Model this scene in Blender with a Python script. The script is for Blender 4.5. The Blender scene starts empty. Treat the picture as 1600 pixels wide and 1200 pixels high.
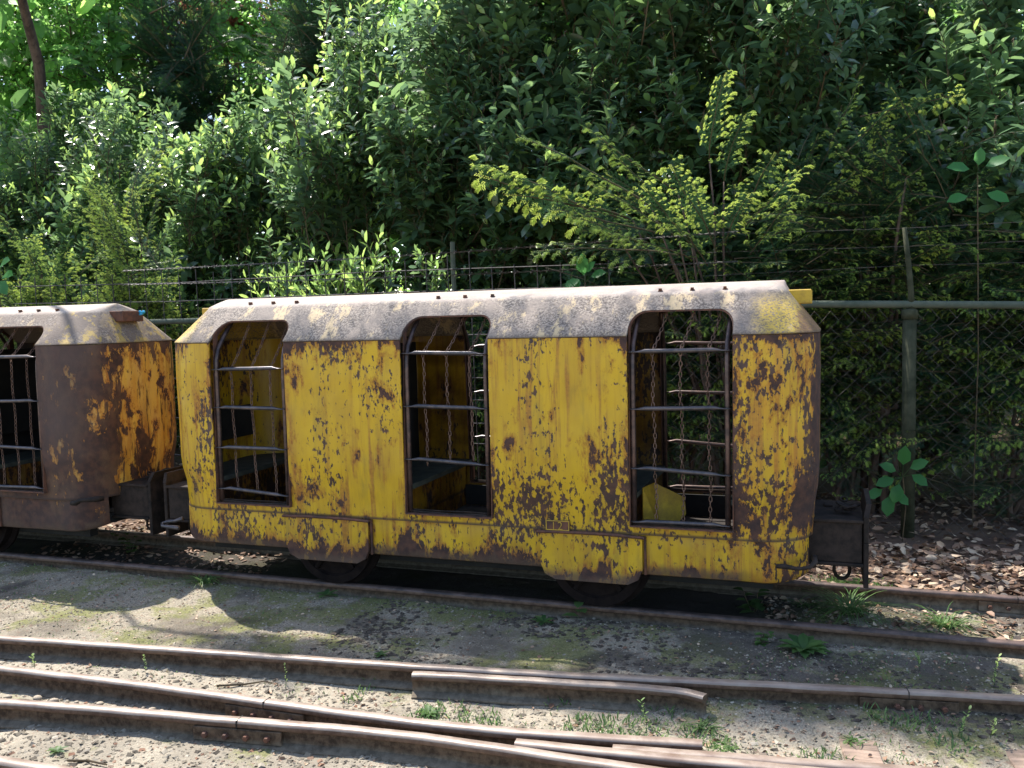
import bpy, math, random
import numpy as np
from mathutils import Vector, Matrix

R = random.Random(7)
rng = np.random.default_rng(11)
SC = bpy.context.scene
COL = SC.collection

# ------------------------------------------------------------------ camera
YAW, PIT, ROL, FPX = 0.3428, 0.0764, -0.0246, 1391.5
fw = Vector((-math.sin(YAW)*math.cos(PIT), math.cos(YAW)*math.cos(PIT), -math.sin(PIT)))
rt = Vector((math.cos(YAW), math.sin(YAW), 0)); up = rt.cross(fw)
r2 = rt*math.cos(ROL) + up*math.sin(ROL); u2 = up*math.cos(ROL) - rt*math.sin(ROL)
cam = bpy.data.cameras.new('camera'); camo = bpy.data.objects.new('camera', cam); COL.objects.link(camo)
cam.sensor_width = 36; cam.lens = 36*FPX/1600; cam.clip_start = .05; cam.clip_end = 400
m = Matrix((r2, u2, -fw)).transposed().to_4x4(); m.translation = Vector((0, -4, 1.502))
camo.matrix_world = m
SC.camera = camo

# ------------------------------------------------------------------ sky, sun, exposure
SUN_EL = math.radians(58); SUN_TO = Vector((-.82, .57, 0)).normalized()
W = bpy.data.worlds.new('World'); SC.world = W; W.use_nodes = True
nt = W.node_tree; nt.nodes.clear()
sky = nt.nodes.new('ShaderNodeTexSky'); sky.sky_type = 'NISHITA'; sky.sun_disc = False
sky.sun_elevation = SUN_EL; sky.sun_rotation = math.atan2(SUN_TO.x, SUN_TO.y)
bg = nt.nodes.new('ShaderNodeBackground'); bg.inputs['Strength'].default_value = .15
wo = nt.nodes.new('ShaderNodeOutputWorld')
nt.links.new(sky.outputs[0], bg.inputs['Color']); nt.links.new(bg.outputs[0], wo.inputs[0])
sl = bpy.data.lights.new('sun', 'SUN'); sl.energy = 4.2; sl.angle = math.radians(.5); sl.color = (1, .955, .88)
so = bpy.data.objects.new('sun', sl); COL.objects.link(so)
sdir = Vector((SUN_TO.x*math.cos(SUN_EL), SUN_TO.y*math.cos(SUN_EL), math.sin(SUN_EL)))
so.rotation_euler = sdir.to_track_quat('Z', 'Y').to_euler()
SC.view_settings.view_transform = 'Standard'; SC.view_settings.look = 'None'
SC.view_settings.gamma = 1; SC.view_settings.use_curve_mapping = False
SC.view_settings.exposure = 1.3
try:
    SC.cycles.max_bounces = 8; SC.cycles.transparent_max_bounces = 4; SC.cycles.transmission_bounces = 4
except Exception: pass

# ------------------------------------------------------------------ node helper
class NG:
    def __init__(s, name):
        s.m = bpy.data.materials.new(name); s.m.use_nodes = True
        s.t = s.m.node_tree; s.t.nodes.clear()
        s.co = s.n('ShaderNodeTexCoord').outputs['Object']
    def n(s, typ, **kw):
        nd = s.t.nodes.new(typ)
        for k, v in kw.items(): setattr(nd, k, v)
        return nd
    def put(s, sock, v):
        if isinstance(v, bpy.types.NodeSocket): s.t.links.new(v, sock)
        elif isinstance(v, tuple) and len(v) == 3 and sock.type == 'RGBA': sock.default_value = (*v, 1)
        else: sock.default_value = v
    def math(s, op, a, b=0., c=None, clamp=False):
        nd = s.n('ShaderNodeMath', operation=op, use_clamp=clamp); s.put(nd.inputs[0], a); s.put(nd.inputs[1], b)
        if c is not None: s.put(nd.inputs[2], c)
        return nd.outputs[0]
    def map(s, v, scale=(1,1,1), loc=(0,0,0), rot=(0,0,0)):
        nd = s.n('ShaderNodeMapping'); s.put(nd.inputs['Vector'], v)
        nd.inputs['Scale'].default_value = scale; nd.inputs['Location'].default_value = loc; nd.inputs['Rotation'].default_value = rot
        return nd.outputs[0]
    def noise(s, v, scale, detail=4, rough=.55, dist=0.):
        nd = s.n('ShaderNodeTexNoise'); s.put(nd.inputs['Vector'], v)
        nd.inputs['Scale'].default_value = scale; nd.inputs['Detail'].default_value = detail
        nd.inputs['Roughness'].default_value = rough; nd.inputs['Distortion'].default_value = dist
        return nd.outputs['Fac']
    def voro(s, v, scale, out='Distance'):
        nd = s.n('ShaderNodeTexVoronoi'); s.put(nd.inputs['Vector'], v); nd.inputs['Scale'].default_value = scale
        return nd.outputs[out]
    def ss(s, v, a, b, lo=0., hi=1.):
        nd = s.n('ShaderNodeMapRange', interpolation_type='SMOOTHSTEP'); s.put(nd.inputs['Value'], v)
        if a < b: f = (a, b, lo, hi)
        else: f = (b, a, hi, lo)
        for i, x in enumerate(f): nd.inputs[i+1].default_value = x
        return nd.outputs[0]
    def mix(s, f, a, b, blend='MIX'):
        nd = s.n('ShaderNodeMix', data_type='RGBA', blend_type=blend); s.put(nd.inputs[0], f)
        s.put(nd.inputs[6], a); s.put(nd.inputs[7], b); return nd.outputs[2]
    def sep(s, v):
        nd = s.n('ShaderNodeSeparateXYZ'); s.put(nd.inputs[0], v); return nd.outputs
    def attr(s, name):
        return s.n('ShaderNodeAttribute', attribute_name=name).outputs['Fac']
    def bump(s, h, strength=.3, dist=.01):
        nd = s.n('ShaderNodeBump'); nd.inputs['Strength'].default_value = strength; nd.inputs['Distance'].default_value = dist
        s.put(nd.inputs['Height'], h); return nd.outputs[0]
    def bsdf(s, col, rough=.6, metal=0., normal=None, spec=.5):
        nd = s.n('ShaderNodeBsdfPrincipled'); s.put(nd.inputs['Base Color'], col); s.put(nd.inputs['Roughness'], rough)
        s.put(nd.inputs['Metallic'], metal); s.put(nd.inputs['Specular IOR Level'], spec)
        if normal: s.put(nd.inputs['Normal'], normal)
        return nd.outputs[0]
    def out(s, sh):
        o = s.n('ShaderNodeOutputMaterial'); s.t.links.new(sh, o.inputs[0]); return s.m

def paint(name, heavy, yellow=(.585, .35, .009)):
    g = NG(name); x, y, z = g.sep(g.co)
    v = g.map(g.co, (1, 1, .5), loc=(3.1*heavy, 0, .7))
    flk = g.noise(v, 7.6, 12, .70, .2)
    big = g.noise(g.map(g.co, (1, 1, .6), loc=(5, 2, 1)), 1.7, 3, .5)
    hem = g.ss(g.math('ADD', z, g.ss(y, .039, .034, 0., .03)), .40, .30); eave = g.ss(g.math('ADD', z, g.math('MULTIPLY', big, .08)), 1.37, 1.45)
    wx = g.math('ABSOLUTE', g.math('SUBTRACT', g.math('ABSOLUTE', g.math('WRAP', x, .575, -.575)), .236))
    jamb = g.math('MULTIPLY', g.ss(wx, .05, .0), g.ss(g.math('ABSOLUTE', x), 1.55, 1.5))
    rgt = g.ss(x, 1.36, 1.5, 1., .25) if heavy < .5 else 1.
    zone = g.math('MULTIPLY', g.math('MULTIPLY', hem, rgt), .13)
    zone = g.math('ADD', zone, g.math('MULTIPLY', eave, .10))
    zone = g.math('ADD', zone, g.math('MULTIPLY', jamb, .05))
    zone = g.math('ADD', zone, g.math('MULTIPLY', g.math('SUBTRACT', big, .5), .22))
    if heavy < .5:
        zone = g.math('ADD', zone, g.math('MULTIPLY', g.ss(x, 1.34, 1.52, 0., .055), g.ss(z, .46, .58)))
        corner = g.math('MULTIPLY', g.math('MULTIPLY', g.ss(x, 1.60, 1.74), g.ss(z, .45, .62)), g.ss(y, .03, .2))
        zone = g.math('ADD', zone, g.math('MULTIPLY', corner, .09))
        T = .618
    else:
        zone = g.math('ADD', zone, g.ss(g.math('ADD', y, g.math('MULTIPLY', g.math('ADD', g.ss(x, 1.5, 1.74), g.math('MULTIPLY', big, 5)), -.04)), .22, -.12, -.02, .125))
        T = .552
    flb = g.noise(g.map(g.co, (1, 1, .75), loc=(4, 4, 4)), 6.0, 11, .6, .3)
    flk = g.math('ADD', flk, g.math('MULTIPLY', g.ss(flb, .53, .60), g.math('MULTIPLY', g.ss(x, 1.38, 1.50), .12)))
    k = g.math('ADD', flk, zone)
    rust = g.ss(k, T, T+.007)
    halo = g.ss(k, T-.085, T+.005)
    sp = g.noise(g.map(g.co, (1, 1, .5)), 50, 5, .62)
    sp = g.math('ADD', sp, g.math('MULTIPLY', g.math('SUBTRACT', g.noise(v, 2.6, 4), .5), .95))
    sp = g.math('ADD', sp, g.math('MULTIPLY', zone, .45))
    speck = g.ss(sp, .585 if heavy < .5 else .59, .635)
    streak = g.noise(g.map(g.co, (1, 1, .05), loc=(1, 4, 2)), 30, 4, .6)
    dens = g.noise(g.map(g.co, (1, 1, .5), loc=(9, 4, 2)), 3.1, 3)
    strk = g.math('MULTIPLY', g.ss(streak, .47, .64), g.ss(g.math('ADD', dens, g.math('MULTIPLY', zone, 1.2)), .38, .6))
    fade = g.noise(g.map(g.co, (1, 1, .35), loc=(2, 1, 5)), 6, 5, .6)
    c = g.mix(g.ss(fade, .35, .7), yellow, (yellow[0]*.80, yellow[1]*.76, yellow[2]*1.5))
    grime = g.math('MULTIPLY', g.ss(g.noise(g.map(g.co, (1, 1, .25), loc=(7, 3, 3)), 9, 6, .65), .5, .75), .5)
    c = g.mix(grime, c, (.14, .105, .03))
    ogn = g.noise(g.co, 60, 3)
    orange = g.mix(g.ss(ogn, .35, .65), (.36, .135, .02), (.22, .07, .018))
    c = g.mix(g.math('MULTIPLY', strk, .75 if heavy < .5 else .9), c, orange)
    c = g.mix(g.math('MULTIPLY', halo, .8 if heavy < .5 else .8), c, orange)
    right = g.math('MULTIPLY', g.ss(x, 1.3, 1.55), g.ss(g.noise(g.map(g.co, (1, 1, .22), loc=(3, 3, 8)), 12, 5, .65), .42, .62))
    c = g.mix(g.math('MULTIPLY', right, .45), c, (.50, .20, .02))
    dark = g.mix(g.ss(g.noise(g.co, 22, 5), .35, .7), (.042, .022, .018), (.095, .042, .026))
    if heavy > .5: dark = g.mix(g.math('MULTIPLY', g.ss(g.noise(g.map(g.co, (1, 1, .5)), 4.5, 6, .7), .45, .68), .7), dark, (.15, .085, .045))
    c = g.mix(speck, c, dark); c = g.mix(rust, c, dark)
    if heavy > .5: c = g.mix(g.ss(g.math('ADD', g.noise(g.map(g.co, (1, 1, .16), loc=(8, 1, 2)), 22, 8, .7), g.math('MULTIPLY', g.math('SUBTRACT', dens, .5), .3)), .53, .59), c, dark)
    if heavy > .5: c = g.mix(g.math('MULTIPLY', g.math('MULTIPLY', g.ss(y, .2, .05), g.ss(big, .62, .42)), .75), c, (.085, .055, .045))
    hl = g.math('MULTIPLY', g.ss(z, .492, .478), g.ss(z, .468, .474))  # shadow of the gap below the body, painted as a dark line
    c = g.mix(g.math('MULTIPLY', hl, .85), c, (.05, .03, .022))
    low = g.ss(g.math('ADD', z, g.math('ADD', g.math('MULTIPLY', g.math('SUBTRACT', flk, .5), .22), g.ss(y, .039, .034, 0., .045))), .335, .285)
    c = g.mix(g.math('MULTIPLY', g.math('MULTIPLY', low, rgt), .8), c, (.10, .062, .04))
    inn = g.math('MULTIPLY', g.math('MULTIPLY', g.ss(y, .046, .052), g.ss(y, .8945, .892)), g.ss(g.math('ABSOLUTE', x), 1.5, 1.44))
    inner_shade = g.mix(g.ss(g.noise(g.co, 5, 6, .65), .35, .65), (.55, .48, .40), (.24, .19, .15))  # dimness inside the wagon, painted into the colour with mottling
    c = g.mix(inn, c, g.mix(1., c, inner_shade, 'MULTIPLY'))
    h = g.math('SUBTRACT', g.math('MULTIPLY', g.noise(g.co, 90, 3), .25), g.math('ADD', rust, g.math('MULTIPLY', speck, .6)))
    dent = g.noise(g.co, 3.0, 2)
    nb = g.bump(h, .55, .002)
    nd = g.n('ShaderNodeBump'); nd.inputs['Strength'].default_value = .6; nd.inputs['Distance'].default_value = .04
    g.put(nd.inputs['Height'], dent); g.put(nd.inputs['Normal'], nb)
    rough = g.math('ADD', .42, g.math('MULTIPLY', g.math('MAXIMUM', rust, halo), .38))
    return g.out(g.bsdf(c, rough, 0., nd.outputs[0], .4))

def roofmat(name, heavy):
    g = NG(name); x, y, z = g.sep(g.co)
    sp = g.noise(g.co, 95, 4, .75)
    mid = g.noise(g.co, 9, 6, .65)
    c = g.mix(g.ss(sp, .42, .60), (.085, .065, .06), (.32, .265, .23))
    c = g.mix(g.ss(mid, .42, .70), c, (.27, .215, .185))
    c = g.mix(g.math('MULTIPLY', g.ss(g.noise(g.map(g.co, loc=(3, 3, 3)), 2.3, 4), .48, .6), .55), c, (.17, .14, .13))
    v = g.map(g.co, (1.6, 1, .45), rot=(0, .7, 0), loc=(heavy*3, 0, 0))
    pt = g.ss(g.math('ADD', g.noise(v, 5.5, 10, .74), g.math('MULTIPLY', sp, .12)), .60, .66)
    c = g.mix(g.math('MULTIPLY', pt, .85), c, (.52, .39, .24))
    if heavy < .5:
        e1 = g.ss(g.math('ADD', x, g.math('MULTIPLY', mid, .25)), 1.57, 1.68)
        e2 = g.ss(g.math('ADD', x, g.math('MULTIPLY', mid, .25)), -1.36, -1.50)
        chm = g.ss(z, 1.60, 1.50)
        e = g.math('MULTIPLY', g.math('MAXIMUM', e1, e2), chm)
        c = g.mix(g.math('MULTIPLY', g.math('MULTIPLY', e, g.ss(sp, .40, .52)), .8), c, (.55, .37, .04))
        e3 = g.math('MULTIPLY', g.ss(g.math('ADD', x, g.math('MULTIPLY', g.noise(g.map(g.co,(1,1,.4)), 30, 4), .12)), 1.70, 1.735), g.ss(z, 1.60, 1.54))
        c = g.mix(g.math('MULTIPLY', e3, .8), c, (.14, .07, .05))
    else:
        e = g.math('MULTIPLY', g.ss(g.math('ADD', x, g.math('MULTIPLY', mid, .4)), 1.55, 1.75), g.ss(g.noise(g.map(g.co, (1,1,.35), loc=(2,2,2)), 14, 6, .7), .52, .58))
        c = g.mix(g.math('MULTIPLY', g.ss(mid, .3, .6), .7), c, (.15, .11, .09))
        c = g.mix(g.math('MULTIPLY', e, .8), c, (.42, .29, .08))
    c = g.mix(1., c, (1.02, 1., .92), 'MULTIPLY')
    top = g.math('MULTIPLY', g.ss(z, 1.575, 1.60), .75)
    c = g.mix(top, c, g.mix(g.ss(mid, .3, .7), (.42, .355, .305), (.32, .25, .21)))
    seam = g.ss(z, 1.412, 1.397)
    c = g.mix(g.math('MULTIPLY', seam, .6), c, (.10, .07, .05))
    nb = g.bump(g.math('ADD', g.math('MULTIPLY', sp, .6), mid), .8, .006)
    return g.out(g.bsdf(c, .75, 0, nb, .35))

def simple(name, ca, cb, scale=20, rough=.7, bump=.3, bdist=.003, metal=0., detail=6, spec=.4, stretch=(1,1,1)):
    g = NG(name); v = g.map(g.co, stretch)
    n1 = g.noise(v, scale, detail, .65); n2 = g.noise(v, scale*.2, 3)
    c = g.mix(g.ss(g.math('ADD', g.math('MULTIPLY', n1, .6), g.math('MULTIPLY', n2, .4)), .36, .64), ca, cb)
    return g.out(g.bsdf(c, rough, metal, g.bump(n1, bump, bdist), spec))

def leafmat(name, dark, light, young, rough=.33, trans=.35, spec=.5, tv=2.3):
    g = NG(name)
    t = g.attr('tint'); rnd = g.n('ShaderNodeObjectInfo').outputs['Random']
    c = g.mix(g.ss(t, 0, .8), dark, light)
    c = g.mix(g.math('MULTIPLY', rnd, .35), c, (dark[0]*1.1, dark[1]*.8, dark[2]*1.3))
    c = g.mix(g.ss(t, .85, 1.), c, g.mix(g.ss(rnd, .1, .9), young, (young[0]*.62, young[1]*.72, young[2]*.8)))
    c = g.mix(g.ss(t, 1.4, 1.5), c, (.45, .24, .03))
    nb = g.bump(g.noise(g.co, 70, 2), .25, .002)
    b = g.bsdf(c, rough, 0, nb, spec)
    tl = g.n('ShaderNodeBsdfTranslucent')
    hs = g.n('ShaderNodeHueSaturation'); g.put(hs.inputs['Color'], c); hs.inputs['Value'].default_value = tv; hs.inputs['Saturation'].default_value = .95; hs.inputs['Hue'].default_value = .487
    g.put(tl.inputs['Color'], hs.outputs[0])
    mx = g.n('ShaderNodeMixShader'); mx.inputs[0].default_value = trans
    g.t.links.new(b, mx.inputs[1]); g.t.links.new(tl.outputs[0], mx.inputs[2])
    return g.out(mx.outputs[0])

M = {}
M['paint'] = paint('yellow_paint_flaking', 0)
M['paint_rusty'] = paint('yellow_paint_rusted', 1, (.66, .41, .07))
M['roof'] = roofmat('weathered_roof', 0)
M['roof_rusty'] = roofmat('weathered_roof_rusted', 1)
M['rust'] = simple('rusted_steel', (.05, .028, .022), (.16, .065, .035), 30, .8)
M['darksteel'] = simple('dark_steel', (.014, .011, .009), (.045, .03, .023), 24, .75, .3, spec=.2)
M['pipe'] = simple('worn_pipe', (.045, .034, .034), (.13, .08, .065), 30, .35, .25, metal=.5)
M['rung'] = simple('worn_blue_grey_pipe', (.05, .05, .058), (.13, .105, .10), 26, .35, .25, metal=.5)
M['chain'] = simple('rusted_chain', (.09, .05, .035), (.22, .13, .09), 60, .55, metal=.3)
M['board'] = simple('black_board', (.006, .006, .006), (.018, .016, .013), 12, .8)
M['seat'] = simple('mossy_seat_board', (.03, .035, .03), (.075, .08, .06), 14, .75)
M['floor'] = simple('wagon_floor', (.012, .01, .009), (.04, .028, .02), 9, .9)
M['railside'] = simple('rail_rust', (.05, .036, .024), (.12, .09, .062), 26, .9, .5)
g = NG('rail_web'); x, y, z = g.sep(g.co); n1 = g.noise(g.co, 34, 6, .7); n2 = g.noise(g.co, 7, 4, .6)
c = g.mix(g.ss(n1, .35, .65), (.05, .032, .02), (.135, .088, .054))
c = g.mix(g.math('MULTIPLY', g.ss(g.math('ADD', z, g.math('MULTIPLY', n2, -.05)), .022, -.005), .8), c, g.mix(g.ss(n1, .3, .7), (.12, .098, .07), (.22, .185, .135)))
M['railside'] = g.out(g.bsdf(c, .9, 0, g.bump(n1, .6, .004), .2))
M['headside'] = simple('rail_head_side', (.08, .045, .03), (.17, .105, .07), 30, .75, .4, spec=.25)
M['wheelsteel'] = simple('wheel_steel', (.007, .005, .005), (.018, .012, .010), 20, .9, spec=.1)
M['galv'] = simple('painted_fence_steel', (.06, .075, .055), (.10, .11, .08), 16, .8, spec=.15)
M['mossy'] = simple('mossy_post', (.024, .028, .016), (.065, .066, .04), 14, .9, spec=.1)
M['wire'] = simple('fence_wire', (.03, .026, .025), (.10, .085, .08), 30, .55, metal=.3)
M['bark'] = simple('bark', (.045, .028, .02), (.13, .085, .06), 24, .9, .6, .01, stretch=(1, 1, .3))
M['twig'] = simple('twig', (.05, .035, .02), (.12, .085, .04), 30, .85)
M['stone'] = simple('pebble', (.20, .16, .12), (.46, .38, .28), 30, .8, .3)
M['blue'] = simple('blue_tape', (.02, .25, .45), (.05, .4, .6), 30, .5)
M['wood'] = simple('old_sleeper_wood', (.13, .095, .07), (.34, .24, .18), 18, .9, .6, .01, stretch=(.3, 3, 1))
M['plain_yellow'] = simple('dull_yellow', (.35, .21, .03), (.6, .38, .03), 20, .6)  # plain yellow paint for bracket, numerals and bent panel
# rail head, polished on top
g = NG('rail_head'); x, y, z = g.sep(g.co)
nn = g.noise(g.map(g.co, (1, 1.6, 1)), 9, 6, .6)
c = g.mix(g.ss(nn, .3, .7), (.23, .168, .13), (.31, .245, .195))
c = g.mix(g.math('MULTIPLY', g.ss(g.noise(g.map(g.co, (1, 1, 1)), 5, 5, .7), .5, .66), .55), c, (.15, .095, .07))
M['head'] = g.out(g.bsdf(c, g.ss(nn, .3, .7, .34, .55), .12, g.bump(g.noise(g.co, 60, 4), .2, .001), .5))
g = NG('rail_head_dull'); nn = g.noise(g.co, 12, 5, .6)
c = g.mix(g.ss(nn, .35, .65), (.05, .037, .033), (.13, .085, .07))
M['headdull'] = g.out(g.bsdf(c, .6, .2, g.bump(nn, .2, .002), .4))
# leaves
M['laurel'] = leafmat('laurel_leaf', (.040, .082, .038), (.10, .175, .055), (.22, .33, .07), .24, .42, .8, 2.9)
M['yew'] = leafmat('yew_needle', (.014, .042, .020), (.03, .08, .03), (.33, .43, .08), .42, .25, .4)
M['broad'] = leafmat('broad_leaf', (.05, .13, .03), (.11, .23, .05), (.26, .42, .08), .42, .55, .4, 3.4)
M['red'] = leafmat('red_leaf', (.22, .06, .035), (.38, .13, .08), (.5, .25, .13), .45, .4, .4)
M['herb'] = leafmat('herb_leaf', (.045, .105, .03), (.11, .19, .05), (.26, .34, .10), .5, .4, .3)
M['sapling'] = leafmat('sapling_leaf', (.03, .12, .03), (.05, .19, .045), (.08, .26, .05), .45, .45, .3, 2.6)
g = NG('dead_leaf'); t = g.attr('tint')
rp = g.n('ShaderNodeValToRGB'); g.put(rp.inputs[0], t)
e = rp.color_ramp.elements; e[0].position = 0; e[0].color = (.05, .028, .018, 1); e[1].position = 1; e[1].color = (.50, .38, .26, 1)
for p_, c_ in ((.35, (.15, .08, .048, 1)), (.65, (.31, .19, .12, 1)), (.85, (.42, .30, .20, 1))):
    el = rp.color_ramp.elements.new(p_); el.color = c_
M['dead'] = g.out(g.bsdf(rp.outputs[0], .6, 0, None, .3))
# ground
g = NG('ground_soil'); x, y, z = g.sep(g.co)
fine = g.noise(g.co, 130, 4, .7); md = g.noise(g.co, 14, 6, .65); lg = g.noise(g.co, 1.6, 4, .55)
c = g.mix(g.ss(fine, .36, .64), (.13, .108, .078), (.40, .345, .26))
c = g.mix(g.math('MULTIPLY', g.ss(md, .40, .62), .8), c, (.265, .228, .17))
c = g.mix(g.math('MULTIPLY', g.ss(g.noise(g.co, 45, 3, .6), .58, .68), .5), c, (.24, .11, .065))
dk = g.ss(g.math('ADD', lg, g.math('MULTIPLY', md, .35)), .62, .82)
c = g.mix(g.math('MULTIPLY', dk, .65), c, (.075, .06, .045))
c = g.mix(g.math('MULTIPLY', g.ss(g.math('ADD', y, g.math('MULTIPLY', md, .3)), -.55, -.85), .35), c, (.40, .35, .27))  # sun brightness of the front ground painted in as a paler tone
mband = g.math('MULTIPLY', g.ss(y, -.95, -.6), g.ss(y, .9, .5))
ms = g.ss(g.math('ADD', g.noise(g.map(g.co, loc=(4, 7, 0)), 2.6, 9, .72), g.math('MULTIPLY', mband, .10)), .55, .66)
c = g.mix(g.math('MULTIPLY', ms, .72), c, g.mix(g.ss(fine, .3, .7), (.07, .085, .018), (.20, .20, .05)))
und = g.math('MULTIPLY', g.math('MULTIPLY', g.ss(y, .16, .3), g.ss(y, .95, .8)), g.ss(g.math('ADD', x, g.math('MULTIPLY', md, .5)), .3, -.1))  # shade under the wagons, painted into the ground colour
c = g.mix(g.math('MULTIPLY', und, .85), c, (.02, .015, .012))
dark_soil = g.ss(g.math('ADD', g.noise(g.map(g.co, loc=(2, 5, 0)), 2.2, 5, .6), g.ss(x, -1.6, -.6, 0., .10)), .56, .66)  # patches of dark soil, denser towards the right
c = g.mix(g.math('MULTIPLY', g.math('MULTIPLY', dark_soil, g.ss(y, -.8, -.6)), .7), c, (.055, .043, .037))
lit = g.ss(g.math('ADD', y, g.math('MULTIPLY', md, .5)), 1.2, 1.5)
c = g.mix(g.math('MULTIPLY', lit, .85), c, g.mix(md, (.05, .03, .022), (.16, .09, .055)))
hh = g.math('ADD', g.math('MULTIPLY', fine, .5), md)
M['ground'] = g.out(g.bsdf(c, .92, 0, g.bump(hh, .9, .012), .25))

# ------------------------------------------------------------------ mesh helpers
class MB:
    def __init__(s): s.v = []; s.f = []; s.t = []; s.n = 0; s.mi = []; s.cur = 0
    def add(s, V, F, tint=0.):
        V = np.asarray(V, float).reshape(-1, 3); s.v.append(V)
        n = s.n; s.f.extend([tuple(i+n for i in f) for f in F]); s.mi.extend([s.cur]*len(F))
        s.t.append(np.broadcast_to(np.asarray(tint, float), (len(V),)).copy()); s.n += len(V); return s
    def box(s, lo, hi, bev=0.):
        x0, y0, z0 = lo; x1, y1, z1 = hi
        if bev <= 0:
            V = [(x, y, z) for x in (x0, x1) for y in (y0, y1) for z in (z0, z1)]
            F = [(0, 1, 3, 2), (4, 6, 7, 5), (0, 4, 5, 1), (2, 3, 7, 6), (0, 2, 6, 4), (1, 5, 7, 3)]
            return s.add(V, F)
        b = bev; V = []
        for z, k in ((z0, b), (z0+b, 0), (z1-b, 0), (z1, b)):
            V += [(x0+b+k*0, y0+k, z), (x1-b, y0+k, z), (x1-k, y0+b, z), (x1-k, y1-b, z), (x1-b, y1-k, z), (x0+b, y1-k, z), (x0+k, y1-b, z), (x0+k, y0+b, z)]
        F = [tuple(range(7, -1, -1)), tuple(range(24, 32))]
        for l in range(3):
            for i in range(8): j = (i+1) % 8; F.append((l*8+i, l*8+j, l*8+8+j, l*8+8+i))
        return s.add(V, F)
    def tube(s, pts, rad, n=8, cap=True, tint=0., closed=False, flat=None):
        pts = [Vector(p) for p in pts]; k = len(pts)
        if not hasattr(rad, '__len__'): rad = [rad]*k
        V = []; prev = None
        for i, p in enumerate(pts):
            a = pts[(i-1) % k] if (closed or i > 0) else p; b = pts[(i+1) % k] if (closed or i < k-1) else p
            d = (b-a).normalized()
            if prev is None:
                w = d.cross(Vector((0, 0, 1)))
                if w.length < .1: w = d.cross(Vector((0, 1, 0)))
                w.normalize()
            else:
                w = prev - d*prev.dot(d); w.normalize()
            prev = w; q = d.cross(w)
            fx = flat[i] if flat else (1, 1)
            for j in range(n):
                t = 2*math.pi*j/n; V.append(p + w*math.cos(t)*rad[i]*fx[0] + q*math.sin(t)*rad[i]*fx[1])
        F = []
        for i in range(k if closed else k-1):
            i2 = (i+1) % k
            for j in range(n): j2 = (j+1) % n; F.append((i*n+j, i*n+j2, i2*n+j2, i2*n+j))
        if cap and not closed: F.append(tuple(range(n-1, -1, -1))); F.append(tuple((k-1)*n+j for j in range(n)))
        return s.add([tuple(v) for v in V], F, tint)
    def lathe(s, prof, cen, axis='Y', n=32):
        V = []; k = len(prof)
        for r, h in prof:
            for j in range(n):
                t = 2*math.pi*j/n; a, b = r*math.cos(t), r*math.sin(t)
                V.append((cen[0]+a, cen[1]+h, cen[2]+b) if axis == 'Y' else ((cen[0]+h, cen[1]+a, cen[2]+b) if axis == 'X' else (cen[0]+a, cen[1]+b, cen[2]+h)))
        F = []
        for i in range(k-1):
            for j in range(n): j2 = (j+1) % n; F.append((i*n+j, i*n+j2, (i+1)*n+j2, (i+1)*n+j))
        F.append(tuple(range(n))[::-1]); F.append(tuple((k-1)*n+j for j in range(n)))
        return s.add(V, F)
    def mesh(s, name, mats, smooth=False):
        me = bpy.data.meshes.new(name)
        V = np.concatenate(s.v); me.from_pydata(V.tolist(), [], s.f)
        a = me.attributes.new('tint', 'FLOAT', 'POINT'); a.data.foreach_set('value', np.concatenate(s.t))
        for q in (mats if isinstance(mats, (list, tuple)) else [mats]): me.materials.append(q)
        if any(s.mi): me.polygons.foreach_set('material_index', s.mi)
        if smooth: me.polygons.foreach_set('use_smooth', [True]*len(me.polygons))
        me.update(); return me
    def build(s, name, mats, parent=None, smooth=False):
        return mkobj(name, s.mesh(name, mats, smooth), parent)

def mkobj(name, me, parent=None, loc=None, rot=None, scale=None):
    o = bpy.data.objects.new(name, me); COL.objects.link(o)
    if parent: o.parent = parent
    if loc is not None: o.location = loc
    if rot is not None: o.rotation_euler = rot
    if scale is not None: o.scale = (scale,)*3 if not hasattr(scale, '__len__') else scale
    return o
def tag(o, label=None, cat=None, group=None, kind=None):
    if label: o['label'] = label
    if cat: o['category'] = cat
    if group: o['group'] = group
    if kind: o['kind'] = kind
    return o
def thing(name, loc, label, cat, group=None, rz=0):
    return tag(mkobj(name, None, None, loc, (0, 0, rz)), label, cat, group)
def smooth_angle(me, ang=40):
    me.polygons.foreach_set('use_smooth', [True]*len(me.polygons))
    me.set_sharp_from_angle(angle=math.radians(ang))

def vnoise(x, y, f, seed=0):
    r = np.random.default_rng(seed); G = r.random((64, 64))
    u, v = x*f, y*f; i, j = np.floor(u).astype(int), np.floor(v).astype(int); a, b = u-i, v-j
    a = a*a*(3-2*a); b = b*b*(3-2*b)
    q = lambda ii, jj: G[ii % 64, jj % 64]
    return (q(i, j)*(1-a)+q(i+1, j)*a)*(1-b)+(q(i, j+1)*(1-a)+q(i+1, j+1)*a)*b - .5

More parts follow.
